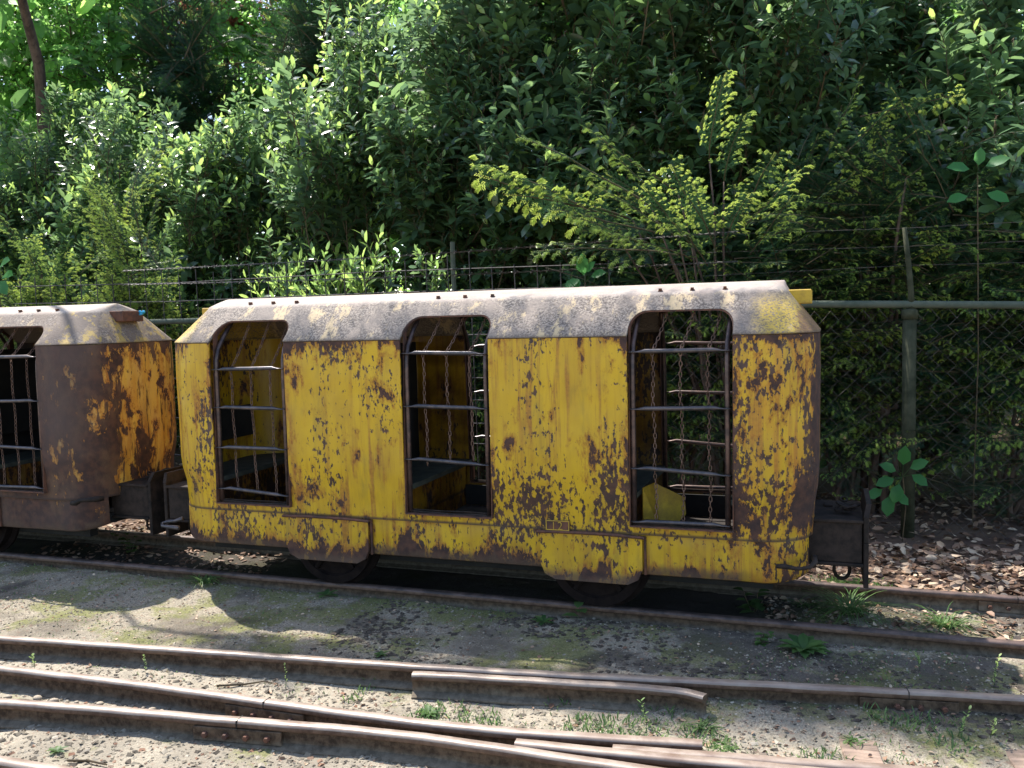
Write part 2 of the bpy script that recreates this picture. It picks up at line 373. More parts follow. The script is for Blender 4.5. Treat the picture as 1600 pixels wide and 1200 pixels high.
# ------------------------------------------------------------------ rails' paths (world)
RA = [(-9, -1.80), (-6, -1.38), (-3.58, -1.05), (-2.3, -.905), (-1.6, -.825), (-1.0, -.745), (-.446, -.65), (.268, -.54), (.661, -.485), (4, -.02)]
RB = [(-9, -1.36), (-5, -1.335), (-3.25, -1.325), (-2.6, -1.29), (-1.98, -1.285), (-1.7, -1.285), (-1.28, -1.275), (-1.0, -1.25), (-.69, -1.20), (-.387, -1.15)]
RC = [(-9, -2.45), (-5, -1.87), (-2.96, -1.575), (-2.47, -1.505), (-1.98, -1.45), (-1.53, -1.385), (-1.2, -1.365), (-.86, -1.37), (-.55, -1.37), (2, -1.32)]
RD = [(-.975, -1.318), (-.77, -1.302), (-.367, -1.263), (.012, -1.225), (2, -1.02)]
RE = [(-.66, -1.262), (-.569, -1.25), (-.177, -1.195), (.197, -1.14), (2, -.88)]
RF = [(-9, -2.1), (-2.57, -1.92), (-2.4, -1.915), (-2.0, -1.905), (-1.0, -1.9)]
RG = [(-1.56, -.893), (-1.50, -.872), (-1.428, -.864), (-.917, -.795), (-.55, -.742), (-.48, -.752), (-.425, -.778)]
def ground_h(x, y):
    x = np.asarray(x, float); y = np.asarray(y, float)
    s = lambda t: np.clip(t, 0, 1)**2*(3-2*np.clip(t, 0, 1))
    h = .028*s((y+.95)/.3)*(1-s((y-.05)/.12))
    h = h + .018*s((y+.3)/.25)*(1-s((y-.07)/.06))*(1-s((x+.6)/.5))
    h = h + .01*s((y-1.0)/.5) + .012*(1-s((y+1.1)/.3))
    h = h + .016*vnoise(x, y, 1.3, 1)+.014*vnoise(x, y, 4.1, 2)+.008*vnoise(x, y, 13, 3)+.006*vnoise(x, y, 31, 4)
    return h

def rail_mesh(path, top, w=.046, h=.092, foot=.08, headmat=0):
    # profile (offset, z) counter-clockwise
    hh = .026; fz = .010; t = top; b = top-h; a = w/2; f = foot/2
    prof = [(-a, t-.010), (-a+.003, t-.004), (-a+.010, t), (a-.010, t), (a-.003, t-.004), (a, t-.010), (a, t-hh+.004), (a-.003, t-hh), (.007, t-hh-.006), (.007, b+fz+.008), (f, b+fz*.6), (f, b), (-f, b), (-f, b+fz*.6), (-.007, b+fz+.008), (-.007, t-hh-.006), (-a+.003, t-hh), (-a, t-hh+.004)]
    P = []
    for i in range(len(path)-1):
        n = max(2, int(((path[i+1][0]-path[i][0])**2+(path[i+1][1]-path[i][1])**2)**.5/.08)) if abs(path[i][0]) < 6 else 4
        for k in range(n): tt = k/n; P.append((path[i][0]*(1-tt)+path[i+1][0]*tt, path[i][1]*(1-tt)+path[i+1][1]*tt))
    P.append(path[-1]); P = np.array(P)
    Q = P.copy()
    for _ in range(6): Q[1:-1] = (Q[:-2]+2*Q[1:-1]+Q[2:])/4
    V = []; k = len(prof)
    for i, q in enumerate(Q):
        d = Q[min(i+1, len(Q)-1)]-Q[max(i-1, 0)]; d = d/np.linalg.norm(d); n = np.array([-d[1], d[0]])
        wob = .0008*math.sin(i*1.7)
        for o, z in prof: V.append((q[0]+n[0]*o, q[1]+n[1]*o, z+wob))
    F = []; MI = []
    for i in range(len(Q)-1):
        for j in range(k):
            j2 = (j+1) % k; F.append((i*k+j, i*k+j2, (i+1)*k+j2, (i+1)*k+j)); MI.append(1 if j in (0, 1, 2, 3, 4) else (2 if j in (5, 6, 15, 16, 17) else 0))
    F.append(tuple(range(k-1, -1, -1))); F.append(tuple((len(Q)-1)*k+j for j in range(k))); MI += [0, 0]
    mb = MB(); mb.add(V, F); mb.mi = MI
    return mb
def make_rail(path, label, top=.10, head='head', fish=None, group=None, **kw):
    mb = rail_mesh(path, top, **kw)
    me = mb.mesh('rail', [M['railside'], M[head], M['headside']]); me.flip_normals(); smooth_angle(me, 42)
    o = tag(mkobj('rail', me), label, 'rail', group)
    for (x, side, th) in (fish or []):
        ys = np.interp(x, [p[0] for p in path], [p[1] for p in path])
        sl = (np.interp(x+.1, [p[0] for p in path], [p[1] for p in path])-np.interp(x-.1, [p[0] for p in path], [p[1] for p in path]))/.2
        f = MB(); L = .17
        c, s = math.cos(math.atan(sl)), math.sin(math.atan(sl))
        def tr(V): return [(x+c*a-s*b, ys+s*a+c*b, z) for a, b, z in V]
        z0, z1 = top-.078, top-.029
        tmp = MB(); tmp.box((-L, side*.018-.007, z0), (L, side*.018+.007, z1), .002)
        f.add(tr(tmp.v[0]), tmp.f); fp = f.build('fishplate', M['railside'], o)
        for k in (-.12, -.04, .04, .12):
            bb = MB(); q = MB()
            q.lathe([(.011, 0), (.011, side*.012), (.009, side*.016)], (k, side*.025, (z0+z1)/2), 'Y', 6)
            bb.add(tr(q.v[0]), q.f); bb.build('bolt', M['rust'], fp)
        gp = MB(); q = MB(); q.box((-.0015, -.0245, top-.027), (.0015, .0245, top+.0006)); gp.add(tr(q.v[0]), q.f); gp.build('joint_gap', M['board'], o)
    return o

# ------------------------------------------------------------------ ground
def axis(lo, hi, step, far):
    a = list(np.arange(lo, hi+1e-6, step)); s = step; x = lo
    L = []
    while x > -far: s *= 1.35; x -= s; L.append(x)
    s = step; x = hi; H = []
    while x < far: s *= 1.35; x += s; H.append(x)
    return np.array(L[::-1]+a+H)
gx = axis(-6.2, 2.0, .022, 150); gy = axis(-2.1, 2.6, .022, 150)
GX, GY = np.meshgrid(gx, gy, indexing='ij'); GZ = ground_h(GX, GY)
nx, ny = len(gx), len(gy)
V = np.stack([GX, GY, GZ], -1).reshape(-1, 3)
ii, jj = np.meshgrid(np.arange(nx-1), np.arange(ny-1), indexing='ij'); a = (ii*ny+jj).ravel()
F = np.stack([a, a+ny, a+ny+1, a+1], 1)
me = bpy.data.meshes.new('ground'); me.vertices.add(len(V)); me.vertices.foreach_set('co', V.ravel())
me.loops.add(F.size); me.loops.foreach_set('vertex_index', F.ravel().astype(np.int32))
me.polygons.add(len(F)); me.polygons.foreach_set('loop_start', np.arange(0, F.size, 4, dtype=np.int32))
me.polygons.foreach_set('use_smooth', np.ones(len(F), bool)); me.update(calc_edges=True)
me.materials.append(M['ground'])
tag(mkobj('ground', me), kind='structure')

make_rail([(-14, .125), (4.5, .125)], 'dull rail on the near side under the two yellow wagons', .09, 'headdull')
make_rail([(-14, .775), (4.5, .775)], 'dull rail on the far side under the two yellow wagons, next to the dead leaves', .09, 'headdull', [(.86, -1, 0)])
make_rail(RA, 'long shiny rail nearest the wagons in front of them, bolted joint at its right', .10, 'head', [(.275, -1, 0)])
make_rail(RG, 'short loose guard rail with bent-down end beside the long rail', .096, 'head')
make_rail(RB, 'middle front rail ending in a cut-off stub near the crossing', .10, 'head', [(-1.97, -1, 0)])
make_rail(RC, 'lowest long front rail curving through the crossing', .10, 'head', [(-1.97, -1, 0)])
make_rail(RD, 'front rail tapering to the pointed tip of the crossing', .10, 'head')
make_rail(RE, 'rail behind the pointed crossing tip, starting beside the cut-off stub', .098, 'head')
make_rail(RF, 'rail just showing in the bottom left corner', .10, 'head')
# sleepers showing through the gravel
for (x0, x1, y0, y1, rz, lb) in ((.045, .165, -1.12, -.66, .12, 'bare pinkish sleeper end set flush in the gravel below the bolted joint'), (.56, .70, -1.05, -.55, .12, 'sleeper end at the right edge of the gravel beside the long rail')):
    s = MB(); s.box((-(x1-x0)/2, -(y1-y0)/2, -.06), ((x1-x0)/2, (y1-y0)/2, .0), .004)
    z = float(ground_h((x0+x1)/2, (y0+y1)/2))
    o = s.build('sleeper', M['wood']); o.location = ((x0+x1)/2, (y0+y1)/2, z+.009); o.rotation_euler = (0, 0, rz)
    tag(o, lb, 'sleeper')

# ------------------------------------------------------------------ wagons
HL, WD = 1.742, .90            # half length, width (local: x from centre, y 0 near side .. .9)
WC = (-1.15, 0., 1.15); WH = .236; SILL, WTOP = .513, 1.512
def rrect(ix, iy, r, n=8, hl=HL):
    x0, x1, y0, y1 = -hl+ix, hl-ix, iy, WD-iy; P = []
    r = min(r, (y1-y0)/2-1e-4)
    for cx, cy, a0 in ((x1-r, y0+r, -90), (x1-r, y1-r, 0), (x0+r, y1-r, 90), (x0+r, y0+r, 180)):
        for k in range(n+1):
            t = math.radians(a0+90*k/n); P.append((cx+r*math.cos(t), cy+r*math.sin(t)))
    return P
def loft(levels, closed_top=False):
    mb = MB(); k = len(levels[0][0]); V = []; F = []
    for P, z in levels: V += [(x, y, z) for x, y in P]
    for l in range(len(levels)-1):
        for j in range(k): j2 = (j+1) % k; F.append((l*k+j, l*k+j2, (l+1)*k+j2, (l+1)*k+j))
    if closed_top: F.append(tuple((len(levels)-1)*k+j for j in range(k)))
    mb.add(V, F); return mb
def slab(x0, x1, z0, z1, ins=.03):
    P = [(x, y) for x, y in rrect(ins, ins, .235, 10)]; Q = []; n = len(P)
    def clip(P, a, sgn):
        out = []; n = len(P)
        for i in range(n):
            p, q = P[i], P[(i+1) % n]; ip, iq = sgn*(p[0]-a) >= 0, sgn*(q[0]-a) >= 0
            if ip: out.append(p)
            if ip != iq: t = (a-p[0])/(q[0]-p[0]); out.append((a, p[1]+t*(q[1]-p[1])))
        return out
    P = clip(clip(P, x0, 1), x1, -1); n = len(P); mb = MB()
    mb.add([(x, y, z0) for x, y in P]+[(x, y, z1) for x, y in P], [tuple(range(n-1, -1, -1)), tuple(range(n, 2*n))]+[(i, (i+1) % n, (i+1) % n+n, i+n) for i in range(n)])
    return mb
def win_outline(c, grow=0., n=6):
    x0, x1, z0, z1 = c-WH-grow, c+WH+grow, SILL-grow, WTOP+grow; r = .075
    P = [(x0, z0), (x1, z0)]
    for cx, cz, a0 in ((x1-r, z1-r, 0), (x0+r, z1-r, 90)):
        for k in range(n+1): t = math.radians(a0+90*k/n); P.append((cx+r*math.cos(t), cz+r*math.sin(t)))
    return P
def side_y(z): return 0. if z < 1.396 else (z-1.396)*(.19/.189)
_cut = []
def cutters():
    if _cut: return _cut
    for c in WC:
        P = win_outline(c); n = len(P)
        mb = MB(); mb.add([(x, -.15, z) for x, z in P]+[(x, WD+.15, z) for x, z in P],
                          [tuple(range(n)), tuple(range(2*n-1, n-1, -1))]+[(i, i+n, (i+1) % n+n, (i+1) % n) for i in range(n)])
        o = mb.build('cut', []); _cut.append(o)
    return _cut
def solid_cut(mb, mat, name, thick=.010):
    me = mb.mesh(name, mat); o = mkobj(name, me)
    md = o.modifiers.new('s', 'SOLIDIFY'); md.thickness = thick; md.offset = -1
    for c in cutters():
        b = o.modifiers.new('b', 'BOOLEAN'); b.operation = 'DIFFERENCE'; b.solver = 'EXACT'; b.object = c
    dg = bpy.context.evaluated_depsgraph_get(); dg.update()
    me2 = bpy.data.meshes.new_from_object(o.evaluated_get(dg)); me2.name = name
    bpy.data.objects.remove(o); smooth_angle(me2, 28); return me2

def build_wagon(loc, label, P, RF_, main):
    root = thing('mine_wagon', loc, label, 'wagon', 'yellow mine personnel wagons coupled on the far track')
    # body sides
    def bump_(P_, z):   # small inward lean and buckle near the foot
        return [(x, y+.0025*math.sin(x*4.1+z*5)+(.0015*math.sin(x*11)), ) for x, y in P_]
    lv = [(.024, .473), (.021, .53), (.017, .62), (.004, .70), (0, .76), (0, .95), (-.003, 1.2), (0, 1.393)]
    if main is None: pass
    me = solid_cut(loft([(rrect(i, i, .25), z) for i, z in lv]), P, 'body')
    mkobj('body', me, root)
    # roof
    lv = [((-.004, -.004, .254), 1.3975), ((-.002, -.002, .25), 1.402), ((.128, .180, .17), 1.576), ((.138, .20, .15), 1.592), ((.150, .30, .10), 1.617), ((.156, .40, .05), 1.636), ((.160, .4495, .0004), 1.640)]
    levels = [(rrect(a, b, r), z) for (a, b, r), z in lv]
    me = solid_cut(loft(levels, True), RF_, 'roof', .012)
    mkobj('roof', me, root)
    # window rims (both sides)
    for c in WC:
        for far in (0, 1):
            out = win_outline(c, -.0015); mb = MB(); V = []; n = len(out)
            for x, z in out:
                y = side_y(z)
                for d, g2 in ((-.003, 0), (.034, 0), (.034, .007), (-.003, .007)):
                    # shrink toward centre for thickness
                    cx, cz = c, (SILL+WTOP)/2; L = math.hypot(x-cx, z-cz)
                    xx = x-(x-cx)/L*g2; zz = z-(z-cz)/L*g2
                    yy = y+d; V.append((xx, WD-yy if far else yy, zz))
            F = []
            for i in range(n):
                j = (i+1) % n
                for k in range(4): k2 = (k+1) % 4; F.append((i*4+k, j*4+k, j*4+k2, i*4+k2))
            mb.add(V, F); mb.build('window_rim', M['rust'], root)
    # skirt: plate wrapping the near side and its rounded corners, mirrored on the far side
    for far in (0, 1):
        ins = .028; r = .20; Q = []
        for k in range(9): t = math.radians(200+70*k/8); Q.append((-HL+ins+r+r*math.cos(t), ins+r+r*math.sin(t)))
        for xx in np.linspace(-HL+ins+r+.1, HL-ins-r-.1, 30): Q.append((float(xx), ins-.004*math.sin((xx+1.7)*3.3)*.5))
        for k in range(9): t = math.radians(270+70*k/8); Q.append((HL-ins-r+r*math.cos(t), ins+r+r*math.sin(t)))
        mb = MB(); V = []; F = []; rows = [(.492, .004), (.47, 0), (.40, .0015), (.34, 0), (.30, .001), (.284, .006), (.278, .016)]
        for z, b in rows:
            for i, (x, y) in enumerate(Q):
                e = min(i, len(Q)-1-i); zz = z + (.035*(1-e/9)**2 if (e < 9 and z < .36) else 0)
                yy = y+b+.012; V.append((x*.998, WD-yy if far else yy, zz))
        k = len(Q)
        for a in range(len(rows)-1):
            for i in range(k-1): F.append((a*k+i, a*k+i+1, (a+1)*k+i+1, (a+1)*k+i) if far else (a*k+i, (a+1)*k+i, (a+1)*k+i+1, a*k+i+1))
        mb.add(V, F); me = mb.mesh('skirt', P); o = mkobj('skirt', me)
        md = o.modifiers.new('s', 'SOLIDIFY'); md.thickness = .010; md.offset = -1
        dg = bpy.context.evaluated_depsgraph_get(); dg.update(); me2 = bpy.data.meshes.new_from_object(o.evaluated_get(dg)); bpy.data.objects.remove(o)
        smooth_angle(me2, 35); mkobj('skirt', me2, root)
        # axle covers
        for wx in (-.715, .715):
            x0, x1 = wx-.24, wx+.255
            P2 = [(x0, .463), (x0, .31), (x0+.02, .262), (x0+.07, .236), (x1-.07, .236), (x1-.02, .262), (x1, .31), (x1, .463)]
            y0, y1 = .012, .034
            if far: y0, y1 = WD-.012, WD-.034
            mb = MB(); n = 8; mb.add([(x, y0, z) for x, z in P2]+[(x, y1, z) for x, z in P2], [tuple(range(n)), tuple(range(2*n-1, n-1, -1))]+[(i, i+n, (i+1) % n+n, (i+1) % n) for i in range(n)])
            cv = mb.build('axle_cover', P, root)
            ed = MB(); zc = [(x0-.012, .466), (x0+.12, .470), (wx, .471), (x1-.12, .470), (x1+.012, .464)]
            yy = -.003 if not far else WD+.003
            ed.tube([(x, yy+(.012 if not far else -.012), z) for x, z in zc], .011, 6, flat=[(1.3, .7)]*5); ed.build('ledge', M['rust'], cv)
            # vertical seam weld right of the cover
            sm = MB(); sm.box((x1+.006, .026 if not far else WD-.036, .285), (x1+.016, .037 if not far else WD-.026, .465)); sm.build('weld_seam', M['rust'], root)
    # panel lower edge strip line (gap shadow between body and skirt)
    # underframe and floor
    u = slab(-HL+.05, HL-.05, .30, .36, .075); u.box((-HL+.2, .17, .22), (HL-.2, .23, .30)); u.box((-HL+.2, WD-.23, .22), (HL-.2, WD-.17, .30))
    for wx in (-.715, .715): u.box((wx-.06, .06, .25), (wx+.06, WD-.06, .299))
    u.build('underframe', M['board'], root)
    slab(-HL, HL, .365, .39, .075).build('floor', M['floor'], root)
    # wheels
    for wx in (-.725, .727):
        ax = MB(); ax.lathe([(.03, .03), (.03, WD-.03)], (wx, 0, .325), 'Y', 12); ax.build('axle', M['darksteel'], root)
        for s in (0, 1):
            w = MB(); prof = [(.05, .075), (.075, .085), (.085, .108), (.185, .112), (.195, .092), (.235, .095), (.233, .147), (.262, .155), (.262, .172), (.1, .172), (.05, .165)]
            prof = [(r, h if not s else WD-h) for r, h in prof]
            w.lathe(prof, (wx, 0, .326), 'Y', 40); wh = w.build('wheel', M['wheelsteel'], root)
            sp = MB()
            for k in range(5):
                t = math.radians(72*k+20); d = Vector((math.cos(t), 0, math.sin(t))); yy = .104 if not s else WD-.104
                sp.tube([Vector((wx, yy, .326))+d*.07, Vector((wx, yy, .326))+d*.19], [.018, .013], 6)
            sp.build('spokes', M['wheelsteel'], wh)
    # partitions and benches
    for pc, wdt in ((-1.742, 0), (-.575, .339), (.575, .339), (1.742, 0)):
        if abs(pc) < 1:
            b = MB(); b.box((pc-.012, .03, .391), (pc+.012, WD-.03, 1.36), .003); b.build('partition', M['board'], root)
        for sgn in (1, -1):
            if abs(pc) > 1 and sgn*pc > 0: continue
            e = pc+sgn*(.339+.02) if abs(pc) < 1 else pc+sgn*.376
            x0 = pc+sgn*.014 if abs(pc) < 1 else pc+sgn*.05
            a, c_ = sorted((x0, e)); 
            slab(a, c_, .632, .657).build('seat', M['seat'], root)
            fx = e-sgn*.035; a, c_ = sorted((fx, fx-sgn*.008))
            fr = MB(); fr.box((a, .05, .391), (c_, WD-.05, .6315)); fr.build('seat_front', P, root)
            if abs(pc) > 1 or True:
                bx = pc+sgn*(.03 if abs(pc) < 1 else .085)
                a, c_ = sorted((bx, bx+sgn*.03)); bk = MB(); bk.box((a, .20, .80), (c_, WD-.2, 1.02 if abs(pc) < 1 else .99), .004); bk.build('backrest', M['board'], root)
    bd = MB(); bd.box((-1.46, WD-.055, .93), (-1.16, WD-.03, 1.06), .004); bd.box((-1.28, WD-.058, .82), (-1.2, WD-.030, 1.12), .004); bd.box((-1.5, WD-.06, .76), (-1.17, WD-.031, .84), .004); bd.build('back_board', M['board'], root)
    ln = MB(); ln.box((-HL+.3, WD-.070, .391), (HL-.3, WD-.060, .509)); ln.box((-HL+.3, .060, .391), (HL-.3, .070, .505)); ln.build('kick_board', M['board'], root)
    if main:
        bp = MB(); X0 = .938
        bp.add([(X0, .20, .40), (X0, .20, .66), (X0+.03, .34, .66), (X0+.17, .40, .58), (X0+.18, .38, .50), (X0+.08, .28, .40)], [(0, 1, 2, 5), (2, 3, 4, 5)])
        bp.add([(X0, .207, .40), (X0, .207, .66), (X0+.03, .347, .66), (X0+.17, .407, .58), (X0+.18, .387, .50), (X0+.08, .287, .40)], [(5, 2, 1, 0), (5, 4, 3, 2)])
        bp.build('bent_panel', M['plain_yellow'], root)
    # roof clips
    for cx in WC:
        for d in (-.15, 0, .15):
            q = MB(); x = cx+d+.03; y = .235; z = 1.600
            q.box((x-.011, y-.010, z-.006), (x+.011, y+.010, z+.005), .002); q.box((x-.007, y-.014, z+.005), (x+.006, y+.006, z+.014))
            o = q.build('roof_clip', M['rust'], root)
    # lamp brackets on the end chamfers
    for s in (1, -1):
        q = MB(); a, b = sorted((s*(HL-.165), s*(HL-.035)))
        q.box((a, .36, 1.525), (b, .54, 1.592), .004); q.build('lamp_bracket', M['plain_yellow'] if main else M['rust'], root)
    if not main:
        q = MB(); R3 = random.Random(4)
        for _ in range(7):
            c0 = Vector((HL-.035+R3.uniform(-.01, .012), .52+R3.uniform(-.02, .02), 1.575+R3.uniform(-.015, .015)))
            q.tube([c0, c0+Vector((R3.uniform(-.02, .02), R3.uniform(-.02, .02), R3.uniform(-.02, .02)))], .008, 6)
        q.build('blue_knot', M['blue'], root)
    # couplers
    for s in (1, -1):
        X = lambda v: s*(HL+v)
        def bx(mb, x0, x1, y0, y1, z0, z1, bev=.003):
            a, b = sorted((X(x0), X(x1))); mb.box((a, y0, z0), (b, y1, z1), bev)
        c = MB(); bx(c, -.10, .185, .25, .262, .345, .53); bx(c, -.10, .185, .638, .65, .345, .53); bx(c, -.10, .19, .235, .665, .530, .545); bx(c, -.10, .19, .235, .665, .33, .345)
        bx(c, .02, .06, .50, .56, .545, .556)
        cp = c.build('coupler_box', M['darksteel'], root)
        p_ = MB(); bx(p_, .190, .212, .24, .66, .235, .44); bx(p_, .190, .212, .24, .40, .44, .56); bx(p_, .190, .212, .50, .66, .44, .56)
        V = []
        for xx, lean in ((.190, 0), (.212, 0)):
            V += [(X(xx), .24, .56), (X(xx), .66, .56), (X(xx+.012), .64, .615), (X(xx+.012), .27, .615)]
        p_.add(V, [(0, 1, 2, 3), (7, 6, 5, 4), (0, 4, 5, 1), (1, 5, 6, 2), (2, 6, 7, 3), (3, 7, 4, 0)])
        p_.build('buffer_plate', M['darksteel'], cp)
        b2 = MB(); b2.tube([(X(.205), .45, .30), (X(.205), .45, .50)], .05, 14) if s < 0 else b2.tube([(X(.03), .45, .28), (X(.03), .45, .33)], .03, 10)
        b2.build('coupling_pin', M['darksteel'], cp)
        # chain heap on the coupler
        h = MB(); R4 = random.Random(5 if s > 0 else 6)
        for k in range(9):
            cx, cy, cz = s*(HL+.12+R4.uniform(-.03, .035)), .42+R4.uniform(-.08, .08), .556+k*.004
            a1, a2 = R4.uniform(0, 3), R4.uniform(-.5, .5)
            pts = []
            for j in range(10):
                t = 2*math.pi*j/10; u_, v_ = .028*math.cos(t), .016*math.sin(t)
                pts.append((cx+u_*math.cos(a1)-v_*math.sin(a1), cy+u_*math.sin(a1)+v_*math.cos(a1), cz+u_*a2))
            h.tube(pts, .0055, 5, closed=True)
        h.build('coupling_chain', M['darksteel'], cp, True)
        rg = MB(); rg.tube([(X(.10+.035*math.cos(t)), .36+.01*math.sin(t), .285+.045*math.sin(t)) for t in np.linspace(0, 2*math.pi, 14)[:-1]], .008, 6, closed=True)
        rg.build('hanging_ring', M['darksteel'], cp, True)
    # tow handles on the skirt corners
    zs = .375 if main else .478
    xs0, xs1 = (1.59, 1.70) if main else (1.63, 1.80)
    hb = MB()
    if main:
        hb.tube([(1.565, .02, zs-.004), (1.60, .012, zs), (1.66, .012, zs-.008), (1.705, .035, zs-.004), (1.728, .075, zs+.01), (1.722, .12, zs+.022)], [.010, .012, .008, .009, .013, .013], 8)
    else:
        hb.tube([(1.59, .0, zs-.012), (1.63, -.006, zs-.008), (1.66, -.006, zs+.008), (1.70, .0, zs+.012), (1.74, .03, zs+.012), (1.762, .07, zs+.012)], [.014, .016, .012, .012, .017, .015], 8)
    hb.build('tow_handle', M['plain_yellow'] if False else M['darksteel'], root, True)
    if main:
        hk = MB(); hk.tube([(-1.70, .06, .345), (-1.755, .05, .35), (-1.81, .055, .352), (-1.835, .08, .358), (-1.82, .105, .366), (-1.77, .11, .37), (-1.72, .12, .385)], [.014, .011, .010, .010, .010, .010, .012], 8)
        hk.build('tow_handle', M['rung'], root, True)
        # number plaque
        n = MB(); n.box((.505, .006, .4745), (.625, .0185, .524), .003); pl = n.build('number_plate', M['rust'], root)
        cu = bpy.data.curves.new('numerals', 'FONT'); cu.body = '12'; cu.size = .056; cu.extrude = .0012; cu.offset = -.0008; cu.space_character = 1.15
        cu.materials.append(M['plain_yellow'])
        tt = bpy.data.objects.new('t', cu); COL.objects.link(tt); dg = bpy.context.evaluated_depsgraph_get(); dg.update(); tm = bpy.data.meshes.new_from_object(tt.evaluated_get(dg)); bpy.data.objects.remove(tt)
        to = mkobj('numerals', tm, pl)
        to.location = (.532, .0045, .480); to.rotation_euler = (math.pi/2, 0, 0)
        fr = MB()
        for a, b in (((.507, .478), (.623, .478)), ((.507, .5215), (.623, .5215)), ((.509, .478), (.509, .5215)), ((.621, .478), (.621, .5215))):
            fr.tube([(a[0], .006, a[1]), (b[0], .006, b[1])], .0022, 4)
        fr.build('plate_border', M['plain_yellow'], pl)
    # gates
    specs = {0: ((1.247, 1.043, .823, .594), (1.327-.08), (.07, .03)), 1: ((1.329, 1.060, .793), 1.33, (.012, .03)), 2: ((1.327, 1.06, .788, .535), 1.33, (.03, .02))}
    for wi, c in enumerate(WC):
        for far in (0, 1):
            zs_, zb, (la, rb) = specs[wi]; Y = (lambda v: WD-v) if far else (lambda v: v)
            x0, x1 = c-WH+.018, c+WH-.028
            if wi == 0: x0 += .0
            gt = MB()
            for xx in (x0, x1):
                gt.tube([(xx, Y(.03), .525), (xx+.001, Y(.03), .9), (xx, Y(.032), 1.22), (xx, Y(.036), 1.30), (xx, Y(.055), 1.36), (xx+.004, Y(.115), 1.44), (xx+.012, Y(.165), 1.50)], .0125, 8)
            gate = gt.build('gate', M['pipe'], root, True)
            sw = MB(); sw.tube([(c-WH+.01, Y(.028), .527), (c-.1, Y(.03), .523), (c+.03, Y(.026), .520), (c+.12, Y(.031), .524), (c+WH-.01, Y(.028), .521)], .006, 6)
            sw.tube([(c-WH+.01, Y(.036), .534), (c-.05, Y(.04), .531), (c+.1, Y(.038), .534), (c+WH-.01, Y(.036), .530)], .004, 5); sw.build('bottom_wire', M['darksteel'], gate)
            Rg = random.Random(wi*7+far+(0 if main else 50))
            for z in zs_:
                dz = Rg.uniform(-.004, .004); tl = Rg.uniform(-.008, .008) - (.02 if z < .62 and wi == 0 else 0) - (.014 if .7 < z < .8 else 0)
                rr = .0105; xa, xb = x0-.014, x1+.014
                pts = [(xa, Y(.016), z+dz), (xa+.035, Y(.018), z+dz), (xa+.075, Y(.02), z+dz+.003), (c, Y(.021), z+dz+tl*.5+.002), (xb-.075, Y(.02), z+dz+tl+.003), (xb-.035, Y(.018), z+dz+tl), (xb, Y(.016), z+dz+tl)]
                q = MB(); q.tube(pts, rr, 8, flat=[(1.2, .3), (1.2, .35), (1, 1), (1, 1), (1, 1), (1.2, .35), (1.2, .3)])
                q.build('rung', M['pipe'] if far and wi == 2 else M['rung'], gate, True)
            # chains
            fr_ = (.275, .54, .80)
            for fi, fr2 in enumerate(fr_ if not far else ()):
                xx = c-WH+2*WH*fr2*1.0 - (.02 if wi != 2 else .02); ztop, zk = 1.50, zs_[0]
                zend = (zs_[-1]-.01) if wi != 1 else zs_[-1]-(.03 if fi == 0 else .0)
                path = []
                p0 = Vector((xx+.05, Y(.16), ztop)); p1 = Vector((xx, Y(.034), zk)); p2 = Vector((xx+.012, Y(.033), zend))
                L1 = (p1-p0).length; L2 = (p2-p1).length; pitch = .0235; n1 = int(L1/pitch); n2 = int(L2/pitch)
                for k in range(n1): path.append((p0.lerp(p1, (k+.5)/n1)+Vector((0, 0, -.012*math.sin(math.pi*k/n1))), (p1-p0).normalized()))
                for k in range(n2): path.append((p1.lerp(p2, (k+.5)/n2)+Vector((.003*math.sin(k*.5+fi), 0, 0)), (p2-p1).normalized()))
                q = MB()
                for k, (pc_, d) in enumerate(path):
                    sidev = d.cross(Vector((0, 1, 0))).normalized() if k % 2 else d.cross(Vector((1, 0, 0))).normalized()
                    pts = [pc_+d*(.0148*math.cos(t))+sidev*(.0068*math.sin(t)) for t in [2*math.pi*j/8+.2 for j in range(8)]]
                    q.tube(pts, .0022, 4, closed=True)
                q.build('chain', M['chain'], gate, True)
    return root
build_wagon((-1.7825, 0, 0), 'yellow mine personnel wagon with flaking paint and number 12 plate', M['paint'], M['roof'], True)
build_wagon((-5.786, 0, 0), 'rustier yellow mine wagon cut off by the left edge, brown corner post', M['paint_rusty'], M['roof_rusty'], False)
for c in _cut: bpy.data.objects.remove(c)

# ------------------------------------------------------------------ fence
FY = 2.22
fr = thing('rail_fence', (.485, FY, 0), 'green-grey tube fence with thick post, top pipe and chain-link wire', 'fence')
p = MB(); p.tube([(0, 0, -.1), (0, 0, 1.46)], .042, 14); p.lathe([(.050, 1.42), (.050, 1.475), (.03, 1.485)], (0, 0, 0), 'Z', 14); p.build('post', M['mossy'], fr, True)
p = MB(); p.tube([(.012, 0, 1.44), (.006, 0, 1.6), (-.012, 0, 1.8), (-.035, 0, 2.0)], [.024, .018, .017, .014], 8); p.build('post_extension', M['mossy'], fr, True)
p = MB(); p.tube([(-9.5, 0, 1.50), (-6, 0, 1.525), (-3, 0, 1.525), (-.6, 0, 1.53), (0, 0, 1.512), (.7, 0, 1.488), (3.5, 0, 1.42)], .025, 10); p.build('top_pipe', M['galv'], fr, True)
cl = MB(); dx = .05; hz = .05
x = -1.5; i = 0
while x < 2.3:
    pts = []; n = int(1.49/hz)
    for k in range(n+1):
        s_ = dx*.5 if (k+i) % 2 else -dx*.5
        pts.append((x+s_, (.03 if (k+i) % 2 else .026), .02+k*hz + (0 if k < n else .012)))
    cl.tube(pts, .0018, 3, cap=False); x += dx; i += 1
cl = cl.build('chain_link_mesh', M['wire'], fr); cl['kind'] = 'stuff'
